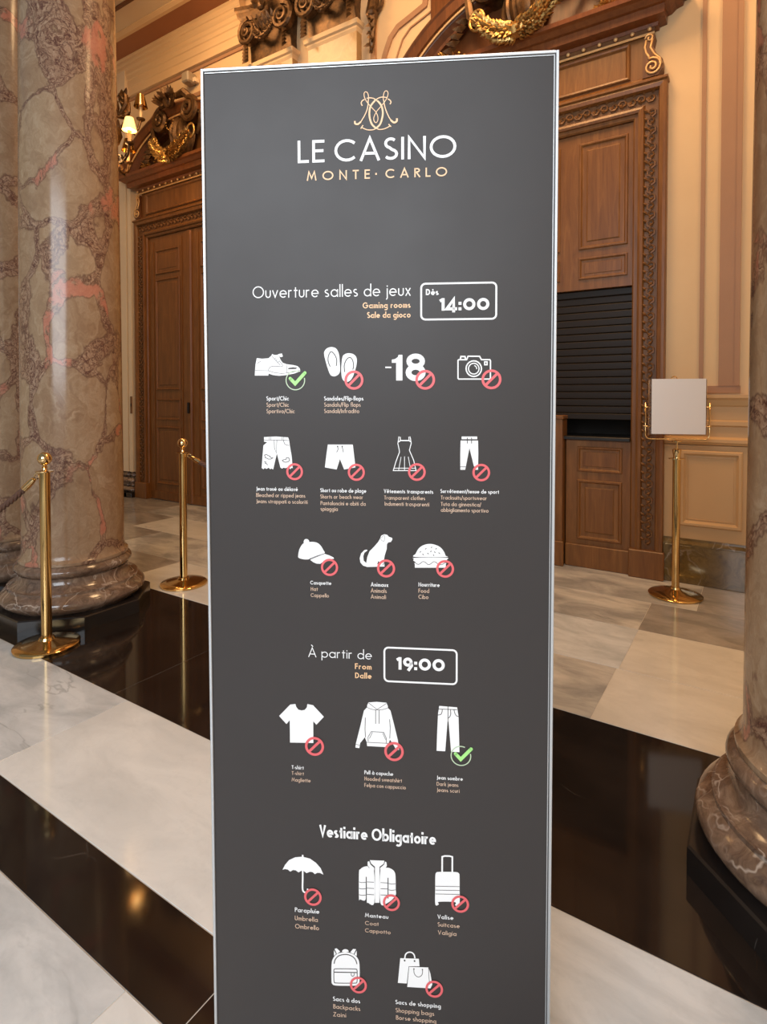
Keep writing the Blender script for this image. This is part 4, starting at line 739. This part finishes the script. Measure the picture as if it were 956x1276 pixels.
# ------------------------------------------------------------------ doors
def ornate_case(door, c, backing):
    """casing, frieze, cornice, arched pediment and cartouche shared by both doors"""
    prof = [(0, 4.56), (0, 4.412), (.010, 4.402), (.034, 4.402), (.036, 4.385), (.052, 4.378), (.070, 4.384), (.078, 4.398), (.080, 4.402), (.166, 4.402), (.168, 4.385), (.176, 4.366), (.200, 4.360), (.218, 4.364), (.222, 4.374), (.222, YW)]
    cs = link('casing', arch_sweep(BM(), c, DH, DZ, prof, 0.0), 'oak', door)
    # carved running scroll in the casing: paired curls and leaves
    b = BM(); rnd = random.Random(5)
    def curl(x, z, ang, flip):
        ca, sa = math.cos(ang), math.sin(ang)
        pts = spiral(0, 0, .033, .006, PI, flip * 1.2, 0, 9)
        tube(b, [(x + p[0] * ca - p[2] * sa, 4.394, z + p[0] * sa + p[2] * ca) for p in pts], [.008, .008, .008, .007, .007, .006, .006, .005, .005], 4)
        for k in (-1, 1): leaf(b, (x - .02 * k * sa, 4.398, z + .03 * k * ca), (ca * k * .8 - sa, -.1, sa * k * .8 + ca), (0, -1, 0), .045, .024, .1)
    n = 52
    for i in range(n):
        z = .26 + (DZ + .02 - .26) * i / (n - 1)
        for s in (-1, 1): curl(c + s * (DH + .123), z, PI / 2, 1 if i % 2 else -1)
    n = 30
    for i in range(n): curl(c - DH - .12 + (2 * DH + .24) * i / (n - 1), DZ + .123, 0, 1 if i % 2 else -1)
    tag(link('carved_scrollwork', b, 'carved_oak', cs), kind='stuff')
    link('carved_ground', arch_sweep(BM(), c, DH + .080, DZ + .080, [(0, 4.4015), (.086, 4.4015)], 0.2), 'carved_oak', cs)
    for s in (-1, 1):
        x = c + s * (DH + .115); link('plinth_block', bx(x - .117, x + .117, 4.352, YW, 0, .20, .006), 'oak', cs)
    # frieze
    fz = link('frieze', bx(c - .86, c + .86, 4.385, YW, DZ + .222, 3.87), 'oak', door)
    link('frieze_panel', panel(BM(), c - .77, c + .77, 3.545, 3.80, 4.385, [(0, 0), (0, -.012), (.008, -.020), (.020, -.016), (.030, -.002), (.033, .004), (.07, .004)]), 'oak', fz)
    link('frieze_ledge', rect_loft(BM(), c, [(3.478, 1.01, 4.372), (3.49, 1.02, 4.35), (3.505, 1.02, 4.35), (3.515, .95, 4.36), (3.53, .93, 4.375)], YW), 'oak', fz)
    # cornice with row of beads
    cn = link('cornice', rect_loft(BM(), c, [(3.865, .95, 4.365), (3.885, .955, 4.355), (3.89, 1.0, 4.275), (3.945, 1.005, 4.27), (3.95, 1.03, 4.25), (3.975, 1.06, 4.215), (3.985, 1.10, 4.19), (4.015, 1.11, 4.185)], YW), 'mahogany', door)
    link('light_fillet', bx(c - .93, c + .93, 4.362, 4.37, 3.815, 3.83), 'gilt_line', cn)
    link('bead_band', bx(c - .93, c + .93, 4.372, 4.385, 3.83, 3.866), 'carved_oak', cn)
    for i in range(17):
        b = BM(); ball(b, (c - .90 + .1125 * i, 4.352, 3.848), .0145, 8, 6, (1, .8, 1)); link('bead', b, 'gilt_line', cn, smooth='all')
    # segmental arch
    Rr = 1.378; cz = 3.998 + .63 - Rr; half = math.asin(1.15 / Rr)
    pr = [(Rr - .175, 4.43), (Rr - .175, 4.33), (Rr - .15, 4.325), (Rr - .115, 4.28), (Rr - .095, 4.27), (Rr - .085, 4.235), (Rr - .012, 4.225), (Rr, 4.21), (Rr + .012, 4.21), (Rr + .012, YW)]
    ar = link('pediment_arch', loft(BM(), [[(c + r * math.sin(a), y, max(cz + r * math.cos(a), 4.0)) for r, y in pr] for a in [-half + 2 * half * i / 40 for i in range(41)]]), 'dark_oak', door)
    b = BM(); tube(b, [(c + (Rr - .10) * math.sin(a), 4.262, cz + (Rr - .10) * math.cos(a)) for a in [(-half + .10) + 2 * (half - .10) * i / 40 for i in range(41)]], .011, 6)
    link('arch_bead', b, 'gilt_line', ar, smooth='all')
    # tympanum board
    b = BM(); ts = [-half + 2 * half * i / 24 for i in range(25)]
    f = [(c + (Rr - .16) * math.sin(a), cz + (Rr - .16) * math.cos(a)) for a in ts]; f = [(x, max(z, 4.0)) for x, z in f]
    va = [b.verts.new((x, 4.41, z)) for x, z in f]; vb = [b.verts.new((x, 4.41, 3.99)) for x, z in f]
    for i in range(24): b.faces.new((va[i], va[i + 1], vb[i + 1], vb[i]))
    link('tympanum', b, 'carved_oak', ar)
    if backing:
        link('attic_board', bx(c - .86, c + .86, 4.40, YW, 4.02, 5.05), 'dark_oak', door)
    # cartouche
    shield = BM(); nu, nv = 18, 12; grid = []
    for j in range(nv + 1):
        v = j / nv; z = 4.10 + .46 * v; hw = .20 * math.sin(PI * (.18 + .70 * v)) ** .8
        grid.append([shield.verts.new((c + hw * (2 * i / nu - 1), 4.36 - .17 * math.cos(PI / 2 * (2 * i / nu - 1)) * math.sin(PI * (.12 + .80 * v)) - .014 * math.sin(i * 2.1), z)) for i in range(nu + 1)])
    for j in range(nv):
        for i in range(nu): shield.faces.new((grid[j][i], grid[j][i + 1], grid[j + 1][i + 1], grid[j + 1][i]))
    ct = link('cartouche', shield, 'bronze', door, smooth=True)
    for s in (-1, 1):
        v = BM()
        tube(v, spiral(c + s * .25, 4.52, .13, .02, PI / 2, -s * 2.0, 4.24, 34, -.05), [.042 - .026 * i / 33 for i in range(34)], 7)
        tube(v, [(c + s * .25, 4.26, 4.65), (c + s * .18, 4.22, 4.72), (c + s * .05, 4.20, 4.70)], [.045, .05, .03], 7)
        tube(v, [(c + s * .44, 4.26, 4.48), (c + s * .42, 4.27, 4.34), (c + s * .34, 4.28, 4.24)], [.035, .04, .02], 7)
        lathe_disc(v, c + s * .25, 4.52, .11, 4.27, 4.40)
        link('volute', v, 'bronze', ct, smooth=True)
        rg = BM(); tube(rg, [(c + s * .33 + .062 * math.cos(t), 4.19, 4.245 + .078 * math.sin(t)) for t in [2 * PI * i / 18 for i in range(18)]], .013, 6, True)
        link('ring', rg, 'gilding', ct, smooth='all')
        lf = BM(); rnd = random.Random(11)
        for k in range(16):
            leaf(lf, (c + s * (.58 + .10 * rnd.random()), 4.34, 4.05 + .06 * rnd.random()), (s * rnd.uniform(-.9, 1), -.4, rnd.uniform(.1, 1)), (0, -1, 0), .09, .05, .3)
        for k in range(4): ball(lf, (c + s * (.52 + .05 * k), 4.36, 4.12 + .035 * (k % 3)), .014, 6, 5)
        link('leaf_cluster', lf, 'gilding', ct)
        tube_b = BM()
        for k in range(5): leaf(tube_b, (c + s * (.44 + .03 * k), 4.30, 4.36 - .05 * k), (s * 1, -.3, -.3), (0, -1, 0), .12, .07, .3)
        link('side_leaf', tube_b, 'bronze', ct)
    gr = BM(); garland(gr, (c - .31, 4.17, 4.23), (c + .31, 4.17, 4.23), .20, .075, random.Random(2), 46, 7)
    tag(link('garland', gr, 'gilding', ct), 'gilded leafy swag')
    cr = BM(); rnd = random.Random(9)
    for k in range(9): a = PI * k / 8; leaf(cr, (c + .04 * math.cos(a), 4.16, 4.64), (math.cos(a), -.25, math.sin(a) + .15), (0, -1, 0), .17, .085, .25)
    for k in range(7): a = PI * k / 6; leaf(cr, (c + .05 * math.cos(a), 4.12, 4.62), (math.cos(a) * .8, -.5, math.sin(a) * .6), (0, -1, 0), .12, .07, .4)
    ball(cr, (c, 4.15, 4.63), .07, 10, 8)
    for k in range(5): tube(cr, spiral(c - .12 + .06 * k, 4.66 + .03 * (k % 2), .04, .01, k, 1.2, 4.13, 10), .012, 5)
    link('crest', cr, 'gilding' if backing else 'bronze', ct)
    bd = BM()
    for k in range(9): a = PI + PI * k / 8; ball(bd, (c + .065 * math.cos(a), 4.165, 4.42 + .09 * math.sin(a)), .009, 6, 5)
    link('bead_chain', bd, 'gilding', ct)
    # scroll consoles at the ends of the frieze
    for s in (-1, 1):
        x = c + s * .90; k = BM(); y = 4.352
        big = spiral(x + s * .018, 3.585, .062, .008, PI * .62 if s > 0 else PI * .38, -s * 1.9, y, 26, -.004)
        body = [(x - s * .020, y, 3.775), (x - s * .030, y, 3.73), (x - s * .022, y, 3.69), (x - s * .004, y, 3.66)]
        sm = spiral(x, 3.785, .030, .006, PI if s > 0 else 0, -s * 1.2, y, 12)
        tube(k, big, .0075, 5); tube(k, body + [big[0]], .0075, 5); tube(k, sm, .007, 5)
        tube(k, [(x + s * .02, y, 3.775), (x + s * .005, y, 3.72), (x + s * .03, y, 3.67), (x + s * .066, y, 3.63), (x + s * .078, y, 3.59)], .0075, 5)
        kb = BM(); outl = [(-.035, 3.80), (.035, 3.80), (.02, 3.73), (.045, 3.67), (.085, 3.62), (.085, 3.56), (.055, 3.52), (-.045, 3.52)]
        loft(kb, [[(x + s * a, yy, z) for a, z in outl] for yy in (4.355, YW)])
        kk = link('console', kb, 'dark_oak', door); link('console_scroll', k, 'gilt_line', kk, smooth='all')
    return cs

# door_1: the pair of closed oak leaves at the left
door1 = empty('door_1', (0, 0, 0)); tag(door1, kind='structure')
ornate_case(door1, D1, False)
for s in (-1, 1):
    x0, x1 = (D1 - DH, D1) if s < 0 else (D1, D1 + DH)
    lf = link('leaf', bx(x0 + .002, x1 - .002, 4.43, 4.49, .005, DZ - .004), 'oak', door1)
    a, b_ = x0 + (.135 if s < 0 else .19), x1 - (.19 if s < 0 else .135)
    for z0, z1, st in ((2.80, 3.10, RAISED), (1.37, 2.74, RAISED), (1.00, 1.26, SMALL), (.20, .92, RAISED)):
        link('door_panel', panel(BM(), a, b_, z0, z1, 4.43, st), 'oak', lf)
    sq = BM(); tube(sq, [(a + .215 + .11 * math.cos(t), 4.432, 1.62 + .13 * math.sin(t)) for t in [PI + PI * i / 12 for i in range(13)]], .006, 5)
    link('carved_arc', sq, 'oak', lf)
    for xx in (a - .04, b_ + .04): link('stile_bead', bx(xx - .006, xx + .006, 4.422, 4.43, .12, DZ - .06), 'oak', lf)
    link('kick_rail', bx(x0 + .01, x1 - .01, 4.42, 4.43, .01, .11), 'oak', lf)
link('meeting_stile', loft(BM(), [[(D1 + x, y, z) for x, y in ((-.035, 4.43), (-.035, 4.42), (-.02, 4.405), (.02, 4.405), (.035, 4.42), (.035, 4.43))] for z in (.01, DZ - .02)]), 'oak', door1)
link('handle', bx(D1 - .012, D1 + .012, 4.375, 4.405, 1.09, 1.22, .006), 'iron', door1)

# door_2: doorway fitted with a ticket window
door2 = empty('door_2', (0, 0, 0)); tag(door2, kind='structure')
ornate_case(door2, D2, True)
tr = link('transom', bx(D2 - DH + .002, D2 + DH - .002, 4.43, 4.50, 2.10, DZ - .003), 'oak', door2)
for x0, x1 in ((D2 - .755, D2 - .405), (D2 - .265, D2 + .265), (D2 + .405, D2 + .755)):
    link('transom_panel', panel(BM(), x0, x1, 2.40, 3.195, 4.43, RAISED), 'oak', tr)
    link('transom_panel', panel(BM(), x0, x1, 2.175, 2.34, 4.43, SMALL), 'oak', tr)
sh = link('shutter', bx(D2 - DH + .002, D2 + DH - .002, 4.455, 4.475, 1.12, 1.165, .004), 'shutter_metal', door2); tag(sh, 'closed dark metal roller shutter')
slat = None
for i in range(17):
    z = 1.167 + i * .0548
    if slat is None:
        b = BM(); pr = [(4.475, 0), (4.4675, .0015), (4.4655, .006), (4.465, .026), (4.4655, .046), (4.4675, .051), (4.475, .0525)]
        loft(b, [[(x, y, zz) for y, zz in pr] for x in (D2 - DH + .004, D2 + DH - .004)])
        slat = link('shutter_slat', b, 'shutter_metal', sh, loc=(0, 0, z))
    else:
        o = slat.copy(); col.objects.link(o); o.location.z = z
link('window_back', bx(D2 - DH, D2 + DH, 4.88, 4.90, .0, 2.4), 'dark_void', door2)
link('counter_top', bx(D2 - DH + .002, D2 + DH - .002, 4.385, 4.80, .965, .992, .004), 'black_metal', door2)
for s in (-1, 1):
    x0, x1 = (D2 + .325, D2 + DH - .002) if s > 0 else (D2 - DH + .002, D2 - .325)
    cf = link('counter_front', bx(x0, x1, 4.415, 4.47, 0, .965), 'oak', door2)
    link('counter_panel', panel(BM(), x0 + .085, x1 - .055, .725, .915, 4.415, SMALL), 'oak', cf)
    link('counter_panel', panel(BM(), x0 + .085, x1 - .055, .21, .665, 4.415, RAISED), 'oak', cf)
    link('counter_base', bx(x0, x1, 4.392, 4.415, 0, .17, .005), 'oak', cf)
cb = link('counter_pedestal', bx(D2 - .315, D2 + .315, 4.345, 4.47, 0, 1.12), 'oak', door2)
link('pedestal_cap', bx(D2 - .325, D2 + .325, 4.33, 4.47, 1.12, 1.15, .006), 'oak', cb)
link('pedestal_base', bx(D2 - .33, D2 + .33, 4.33, 4.345, 0, .19, .006), 'oak', cb)
link('pedestal_panel', panel(BM(), D2 - .24, D2 + .24, .28, 1.06, 4.345, RAISED), 'oak', cb)

# ================================================================== COLUMNS
def column(x, y, label):
    t = empty('marble_column', (x, y, 0)); tag(t, label, 'column', 'polished marble columns on the black band')
    h, c = .40, .235
    oc = [(h, -h + c), (h, h - c), (h - c, h), (-h + c, h), (-h, h - c), (-h, -h + c), (-h + c, -h), (h - c, -h)]
    b = loft(BM(), [[(px * k, py * k, z) for px, py in oc] for z, k in ((0, 1), (.074, 1), (.080, .985))])
    link('plinth', b, 'plinth_marble', t)
    def seg(z0, z1, r, bulge, n=8): return [(r + bulge * math.sin(PI * i / n), z0 + (z1 - z0) * i / n) for i in range(n + 1)]
    link('lower_torus', lathe(BM(), [(.35, .081)] + seg(.081, .182, .352, .042) + [(.352, .184), (.352, .196), (.345, .198)], 56), 'torus_marble', t, smooth=True)
    sc = [(.345, .198), (.325, .208), (.306, .225), (.298, .245), (.296, .26), (.30, .266)]
    link('scotia', lathe(BM(), sc, 56), 'torus_marble', t, smooth=True)
    link('upper_torus', lathe(BM(), [(.292, .266)] + seg(.266, .330, .293, .026) + [(.288, .332)], 56), 'torus_marble', t, smooth=True)
    prof = [(.296, .332), (.298, .340), (.297, .350), (.288, .357), (.281, .372), (.277, .40), (.275, .9), (.271, 1.8), (.264, 2.8), (.256, 3.6), (.246, 4.40)]
    link('shaft', lathe(BM(), prof, 64), 'breccia_marble', t, smooth=True)
    cp = link('capital', lathe(BM(), [(.246, 4.40), (.27, 4.42), (.255, 4.44), (.26, 4.50), (.31, 4.72), (.36, 4.80), (.34, 4.82)], 40), 'bronze', t, smooth=True)
    link('abacus', rect_loft(BM(), 0, [(4.82, .34, -.34), (4.86, .38, -.38), (4.949, .39, -.39)], .38), 'bronze', cp)
    return t
column(-3.52, 1.883, 'tall veined tan marble column with pink patch left of the sign, brass post before it')
column(-4.46, 1.883, 'veined marble column half cut by the left edge, behind the large left column')
column(0.25, 1.883, 'veined brown marble column at the right edge on an octagonal black plinth')

# ================================================================== SIGN
YAW = math.atan2(.46002094, .88790807)
sign = empty('information_sign', (-0.5516, 0.8131, 0), YAW)
tag(sign, 'tall dark grey dress code sign in thin silver frame, standing in the middle', 'sign')
HW, HT, LEAN = .29564, 1.8503, .01894
def slean(o): o.rotation_euler = (LEAN, 0, 0); return o
pn = slean(link('sign_panel', bx(-HW + .004, HW - .004, .0020, .030, .030, HT - .004), 'sign_vinyl', sign))
fr = BM()
for a in ((-HW, -HW + .0048, 0, HT), (HW - .0048, HW, 0, HT)): box(fr, a[0], a[1], -.001, .034, .022, HT, .0008)
box(fr, -HW + .0048, HW - .0048, -.001, .034, HT - .0048, HT, .0008); box(fr, -HW + .0048, HW - .0048, -.001, .034, .022, .030, .0008)
slean(link('frame', fr, 'aluminium', sign))
sd = BM(); box(sd, HW - .0078, HW - .0066, .0004, .0030, .031, HT - .006); box(sd, -HW + .0066, HW - .0066, .0004, .0030, HT - .0078, HT - .0066)
slean(link('inner_edge', sd, 'aluminium', sign))
link('base_plate', bx(-.28, .28, -.10, .22, 0, .010, .003), 'aluminium', sign)
for s in (-1, 1): link('foot', bx(s * .2 - .02, s * .2 + .02, .002, .03, .010, .030), 'aluminium', sign)
Y1, Y2, Y3 = .0014, .0010, .0006
KEY = {'w': ['print_white', 'print_dark'], 'g': ['print_gold'], 'o': ['print_peach']}
for name, items in ICONS.items():
    b = BM()
    for i, it in enumerate(items):
        kind = it[0]; sm = kind.endswith('s'); L = kind[0]
        yy = Y1 - .00003 * i
        if L in 'wd':
            pts = smooth_pts(it[1], True) if sm else it[1]
            fill(b, pts, yy, 0 if L == 'w' else 1)
        else:
            pts = smooth_pts(it[2], False) if sm else it[2]
            stroke(b, [(p[0] * .001, p[1] * .001) for p in pts], it[1] * .001, yy, 1 if L == 'D' else 0)
    link(name, b, ['print_gold'] if name == 'monogram' else ['print_white', 'print_dark'], pn)
def ring2(b, cx, cz, r0, r1, y, mat=0, a0=0, a1=360, n=40):
    va = [b.verts.new(((cx + r0 * math.cos(R(a))) * .001, y, (cz + r0 * math.sin(R(a))) * .001)) for a in [a0 + (a1 - a0) * i / n for i in range(n + 1)]]
    vb = [b.verts.new(((cx + r1 * math.cos(R(a))) * .001, y, (cz + r1 * math.sin(R(a))) * .001)) for a in [a0 + (a1 - a0) * i / n for i in range(n + 1)]]
    for i in range(n):
        f = b.faces.new((va[i], vb[i], vb[i + 1], va[i + 1])); f.material_index = mat
for kind, cx, cz, r in MARKS:
    b = BM()
    if kind == 'no':
        ring2(b, cx, cz, r * .74, r, Y3)
        k = r * .74 * math.cos(R(45)); w = r * .27
        stroke(b, [((cx - k) * .001, (cz - k) * .001), ((cx + k) * .001, (cz + k) * .001)], w * .001, Y3)
        link('prohibition_mark', b, 'print_red', pn)
    else:
        ring2(b, cx, cz, r * .90, r, Y3, 1, 66, 375)
        p = [(cx - r * .52, cz + r * .18), (cx - r * .02, cz - r * .34), (cx + r * .98, cz + r * .74)]
        stroke(b, [(x * .001, z * .001) for x, z in p], r * .34 * .001, Y3 - .0001, 0)
        for q in (p[0], p[2]): ring2(b, q[0], q[1], 0.01, r * .17, Y3 - .0001, 0, n=12)
        link('approval_mark', b, ['print_green', 'print_pale_green'], pn)
grouped = set()
for i0, i1 in CAPTIONS:
    b = BM()
    for i in range(i0, i1):
        s, u0, u1, v, cp, wt, kk_ = TEXTS[i]; grouped.add(i)
        text_mesh(b, s, u0, u1, v, cp, wt, Y1, 0 if kk_ == 'w' else 1)
    link('caption', b, ['print_white', 'print_peach'], pn)
for i, (s, u0, u1, v, cp, wt, kk_) in enumerate(TEXTS):
    if i in grouped: continue
    b = BM(); text_mesh(b, s, u0, u1, v, cp, wt, Y1)
    link('lettering', b, KEY[kk_], pn)
for x0, x1, z0, z1 in TIME_BOXES:
    r = 7; pts = []
    for cx, cz, a0 in ((x1 - r, z1 - r, 0), (x0 + r, z1 - r, 90), (x0 + r, z0 + r, 180), (x1 - r, z0 + r, 270)):
        pts += [((cx + r * math.cos(R(a0 + a))) * .001, (cz + r * math.sin(R(a0 + a))) * .001) for a in (0, 22, 45, 68, 90)]
    b = BM(); stroke(b, pts, .0030, Y1, 0, True); link('time_box', b, 'print_white', pn)

# ================================================================== BARRIER POSTS AND ROPES
def make_post():
    t = empty('stanchion')
    link('base', lathe(BM(), [(.148, 0), (.154, .002), (.155, .013), (.150, .018), (.11, .024), (.06, .033), (.04, .038), (.034, .05), (.026, .052)], 48), 'brass', t, smooth=True)
    link('pole', lathe(BM(), [(.025, .052), (.025, .905)], 32), 'brass', t, smooth=True)
    link('collar', lathe(BM(), [(.025, .905), (.043, .907), (.044, .912), (.025, .916), (.013, .918), (.011, .928), (.016, .932), (.010, .938), (.010, .948)], 28), 'polished_brass', t, smooth=True)
    b = BM(); ball(b, (0, 0, .975), .0345, 24, 14); link('finial', b, 'polished_brass', t, smooth='all')
    return t
pA = make_post(); pA.location = (-3.100, 1.510, 0)
tag(pA, 'polished brass rope post at the foot of the large left column', 'rope barrier post', 'brass rope posts')
specs = [((-3.324, 2.52, 0), 'polished brass rope post on white marble beside the sign left edge'),
         ((-4.55, 1.02, 0), 'brass rope post beyond the left edge, at the far end of the rope'),
         ((-1.95, 3.05, 0), 'brass rope post hidden behind the sign, at the far end of the rope')]
posts = [pA]
for loc, lb in specs:
    c = copy_tree(pA); c.location = loc; c['label'] = lb; posts.append(c)
def rope(p0, p1, sag, label):
    """twisted rope with brass ends hooked on two posts"""
    a = Vector(p0) + Vector((0, 0, .895)); b_ = Vector(p1) + Vector((0, 0, .895)); d = (b_ - a).normalized()
    a += d * .036; b_ -= d * .036; L = (b_ - a).length
    def P(t):
        q = a.lerp(b_, t); q.z -= sag * (1 - (2 * t - 1) ** 2); return q
    t = empty('barrier_rope', a); tag(t, label, 'rope', 'twisted brown barrier ropes')
    s = d.cross(Vector((0, 0, 1))).normalized(); n = 150; e = .075 / L
    for k in range(3):
        pts = []
        for i in range(n + 1):
            u = e + (1 - 2 * e) * i / n; q = P(u); T = (P(u + .002) - P(u - .002)).normalized(); up = s.cross(T)
            w = 2 * PI * (u * L / .075 + k / 3); pts.append(q + (s * math.cos(w) + up * math.sin(w)) * .0085 - a)
        bb = BM(); tube(bb, pts, .0092, 6); link('strand', bb, 'rope_yarn', t, smooth='all')
    for u0, u1, end in ((0, e, 0), (1, 1 - e, 1)):
        bb = BM(); q0 = P(u0) - a; q1 = P(u1) - a; q2 = P(u1 + (e * .25 if not end else -e * .25)) - a
        tube(bb, [q0.lerp(q1, .38), q0.lerp(q1, .42), q0.lerp(q1, .55), q0.lerp(q1, .95), q2], [.006, .012, .015, .018, .017], 10)
        hk = q0.lerp(q1, .2); T = (q1 - q0).normalized(); up = s.cross(T)
        tube(bb, [hk + T * .016 * math.cos(w) + up * .013 * math.sin(w) for w in [2 * PI * i / 12 for i in range(12)]], .0035, 5, True)
        link('end_clip', bb, 'polished_brass', t, smooth=True)
rope(posts[0].location, posts[2].location, .34, 'twisted brown rope hanging from the left brass post to the frame edge')
rope(posts[1].location, posts[3].location, .20, 'twisted rope running from the brass post to behind the sign')

# ================================================================== BRASS SIGN STAND
st = empty('menu_stand', (-.44, 4.10, 0), math.atan2(455, 712) * .62)
tag(st, 'brass floor stand holding a blank page, in front of the wall at right', 'sign stand')
link('base', lathe(BM(), [(.155, 0), (.162, .003), (.163, .010), (.156, .016), (.10, .030), (.05, .041), (.034, .046), (.030, .058), (.024, .06)], 48), 'brass', st, smooth=True)
link('pole', lathe(BM(), [(.0235, .06), (.0235, .888)], 32), 'brass', st, smooth=True)
link('collar', lathe(BM(), [(.0235, .888), (.048, .890), (.048, .896), (.0225, .898), (.021, .905), (.027, .945), (.028, .952), (.018, .956), (.0055, .958), (.0055, 1.0), (.030, 1.002), (.030, 1.008), (.005, 1.012)], 28), 'polished_brass', st, smooth=True)
b = BM(); zb, hw, zt, rr = 1.018, .192, 1.255, .03
pts = [(-hw, 0, zt), (-hw, 0, zb + rr)] + [(-hw + rr - rr * math.cos(t), 0, zb + rr - rr * math.sin(t)) for t in (.4, .8, 1.2)] + [(-hw + rr, 0, zb), (hw - rr, 0, zb)] + [(hw - rr + rr * math.sin(t), 0, zb + rr - rr * math.cos(t)) for t in (.4, .8, 1.2)] + [(hw, 0, zb + rr), (hw, 0, zt)]
tube(b, pts, .0045, 6)
for s in (-1, 1):
    for z in (1.10, 1.225): tube(b, [(s * (hw + .010), 0, z), (s * (hw - .028), 0, z)], .0055, 6)
link('holder_frame', b, 'polished_brass', st, smooth='all')
link('acrylic_pocket', bx(-.172, .172, -.014, .014, 1.045, 1.405, .003), 'acrylic', st)
ppr = bx(-.158, .164, -.0165, -.0148, 1.052, 1.408); tag(link('page', ppr, 'paper', st), 'blank whitish page')
b = BM(); tube(b, [(-.02 + .018 * math.cos(t), .0, 1.408 + .016 * math.sin(t)) for t in [PI * i / 8 for i in range(9)]], .003, 5); link('hanging_loop', b, 'polished_brass', st)

# ================================================================== CHANDELIER
ch = empty('chandelier', (-5.85, 3.58, 4.05))
tag(ch, 'gilt bronze chandelier with candle arms, mostly hidden behind the large left column', 'chandelier')
link('stem', lathe(BM(), [(.012, 1.52), (.012, .62), (.03, .60), (.035, .56), (.015, .52), (.02, .46), (.06, .40), (.075, .33), (.05, .26), (.02, .22), (.03, .16), (.085, .10), (.10, .03), (.07, -.05), (.02, -.11), (.03, -.14), (.001, -.18)], 24), 'bronze', ch, smooth=True)
link('ceiling_rose', lathe(BM(), [(.02, 1.50), (.07, 1.53), (.09, 1.549)], 20), 'bronze', ch, smooth=True)
def candle_arm(ang, r, dz, lit):
    """S-shaped arm with drip pan, candle and lamp"""
    ca, sa = math.cos(ang), math.sin(ang); P = lambda q, z: (ca * q, sa * q, z)
    a = BM(); tube(a, [P(.05, dz - .06), P(r * .3, dz - .16), P(r * .62, dz - .17), P(r * .9, dz - .12), P(r, dz - .02)], [.016, .015, .013, .012, .016], 7)
    tube(a, [P(r * .62, dz - .17), P(r * .5, dz - .09), P(r * .36, dz - .08), P(r * .34, dz - .12)], [.009, .009, .008, .006], 6)
    for k in range(5): leaf(a, P(r * (.3 + .12 * k), dz - .15), (ca * .5, sa * .5, (-1) ** k), (0, 0, 1), .06, .035, .3)
    ao = link('arm', a, 'bronze', ch, smooth=True); x, y = ca * r, sa * r
    link('drip_pan', lathe(BM(), [(.012, dz - .03), (.042, dz - .012), (.046, dz), (.02, dz + .002)], 18, (x, y)), 'bronze', ao, smooth=True)
    link('candle', lathe(BM(), [(.018, dz + .002), (.018, dz + .125), (.010, dz + .13)], 14, (x, y)), 'candle_wax', ao, smooth=True)
    q = BM(); ball(q, (x, y, dz + .158), .021, 12, 9, (1, 1, 1.45)); link('bulb', q, 'lit_bulb' if lit else 'candle_wax', ao, smooth='all')
    z0 = dz + .125
    link('lamp_shade', lathe(BM(), [(.072, z0), (.040, z0 + .13), (.0385, z0 + .13), (.0705, z0 + .001)], 28, (x, y), cap=False), 'lit_shade' if lit else 'brass', ao, smooth=True)
for k in range(3): candle_arm(R(-1.5 + 120 * k), .32, -.125, k == 0)
for k in range(3): candle_arm(R(58.5 + 120 * k), .28, .265, False)
for k in range(6):
    a = R(20 + 60 * k); b = BM(); tube(b, [(math.cos(a) * r, math.sin(a) * r, z) for r, z in ((.03, .24), (.11, .26), (.17, .34), (.17, .43), (.12, .47), (.08, .43), (.10, .39))], [.014, .022, .026, .024, .02, .015, .01], 7)
    for j in range(7): leaf(b, (math.cos(a) * .14, math.sin(a) * .14, .26 + .03 * j), (math.cos(a + j), math.sin(a + j), .6), (0, 0, 1), .08, .05, .4)
    link('scroll', b, 'bronze', ch, smooth=True)
point_light('chandelier_bulbs', (-5.85, 3.58, 3.85), 14, (1, .55, .2), .12)

# small fittings on the wall
q = empty('wall_speaker', (-5.60, 4.425, 4.97)); tag(q, 'small grey box speaker fixed high on the wall above the arched left door', 'speaker')
link('housing', bx(-.06, .06, -.12, .01, -.06, .06, .015), 'grey_plastic', q); link('bracket', bx(.05, .10, -.05, .012, -.05, .0, .004), 'pale_plaster', q)
q = empty('light_switch', (-6.775, 4.368, 1.18)); tag(q, 'small brown light switch plate beside the left door casing', 'switch')
link('switch_plate', bx(-.022, .022, -.006, .0, -.11, .11, .003), 'carved_oak', q); link('switch_button', bx(-.008, .008, -.012, -.006, -.02, .02, .002), 'iron', q)
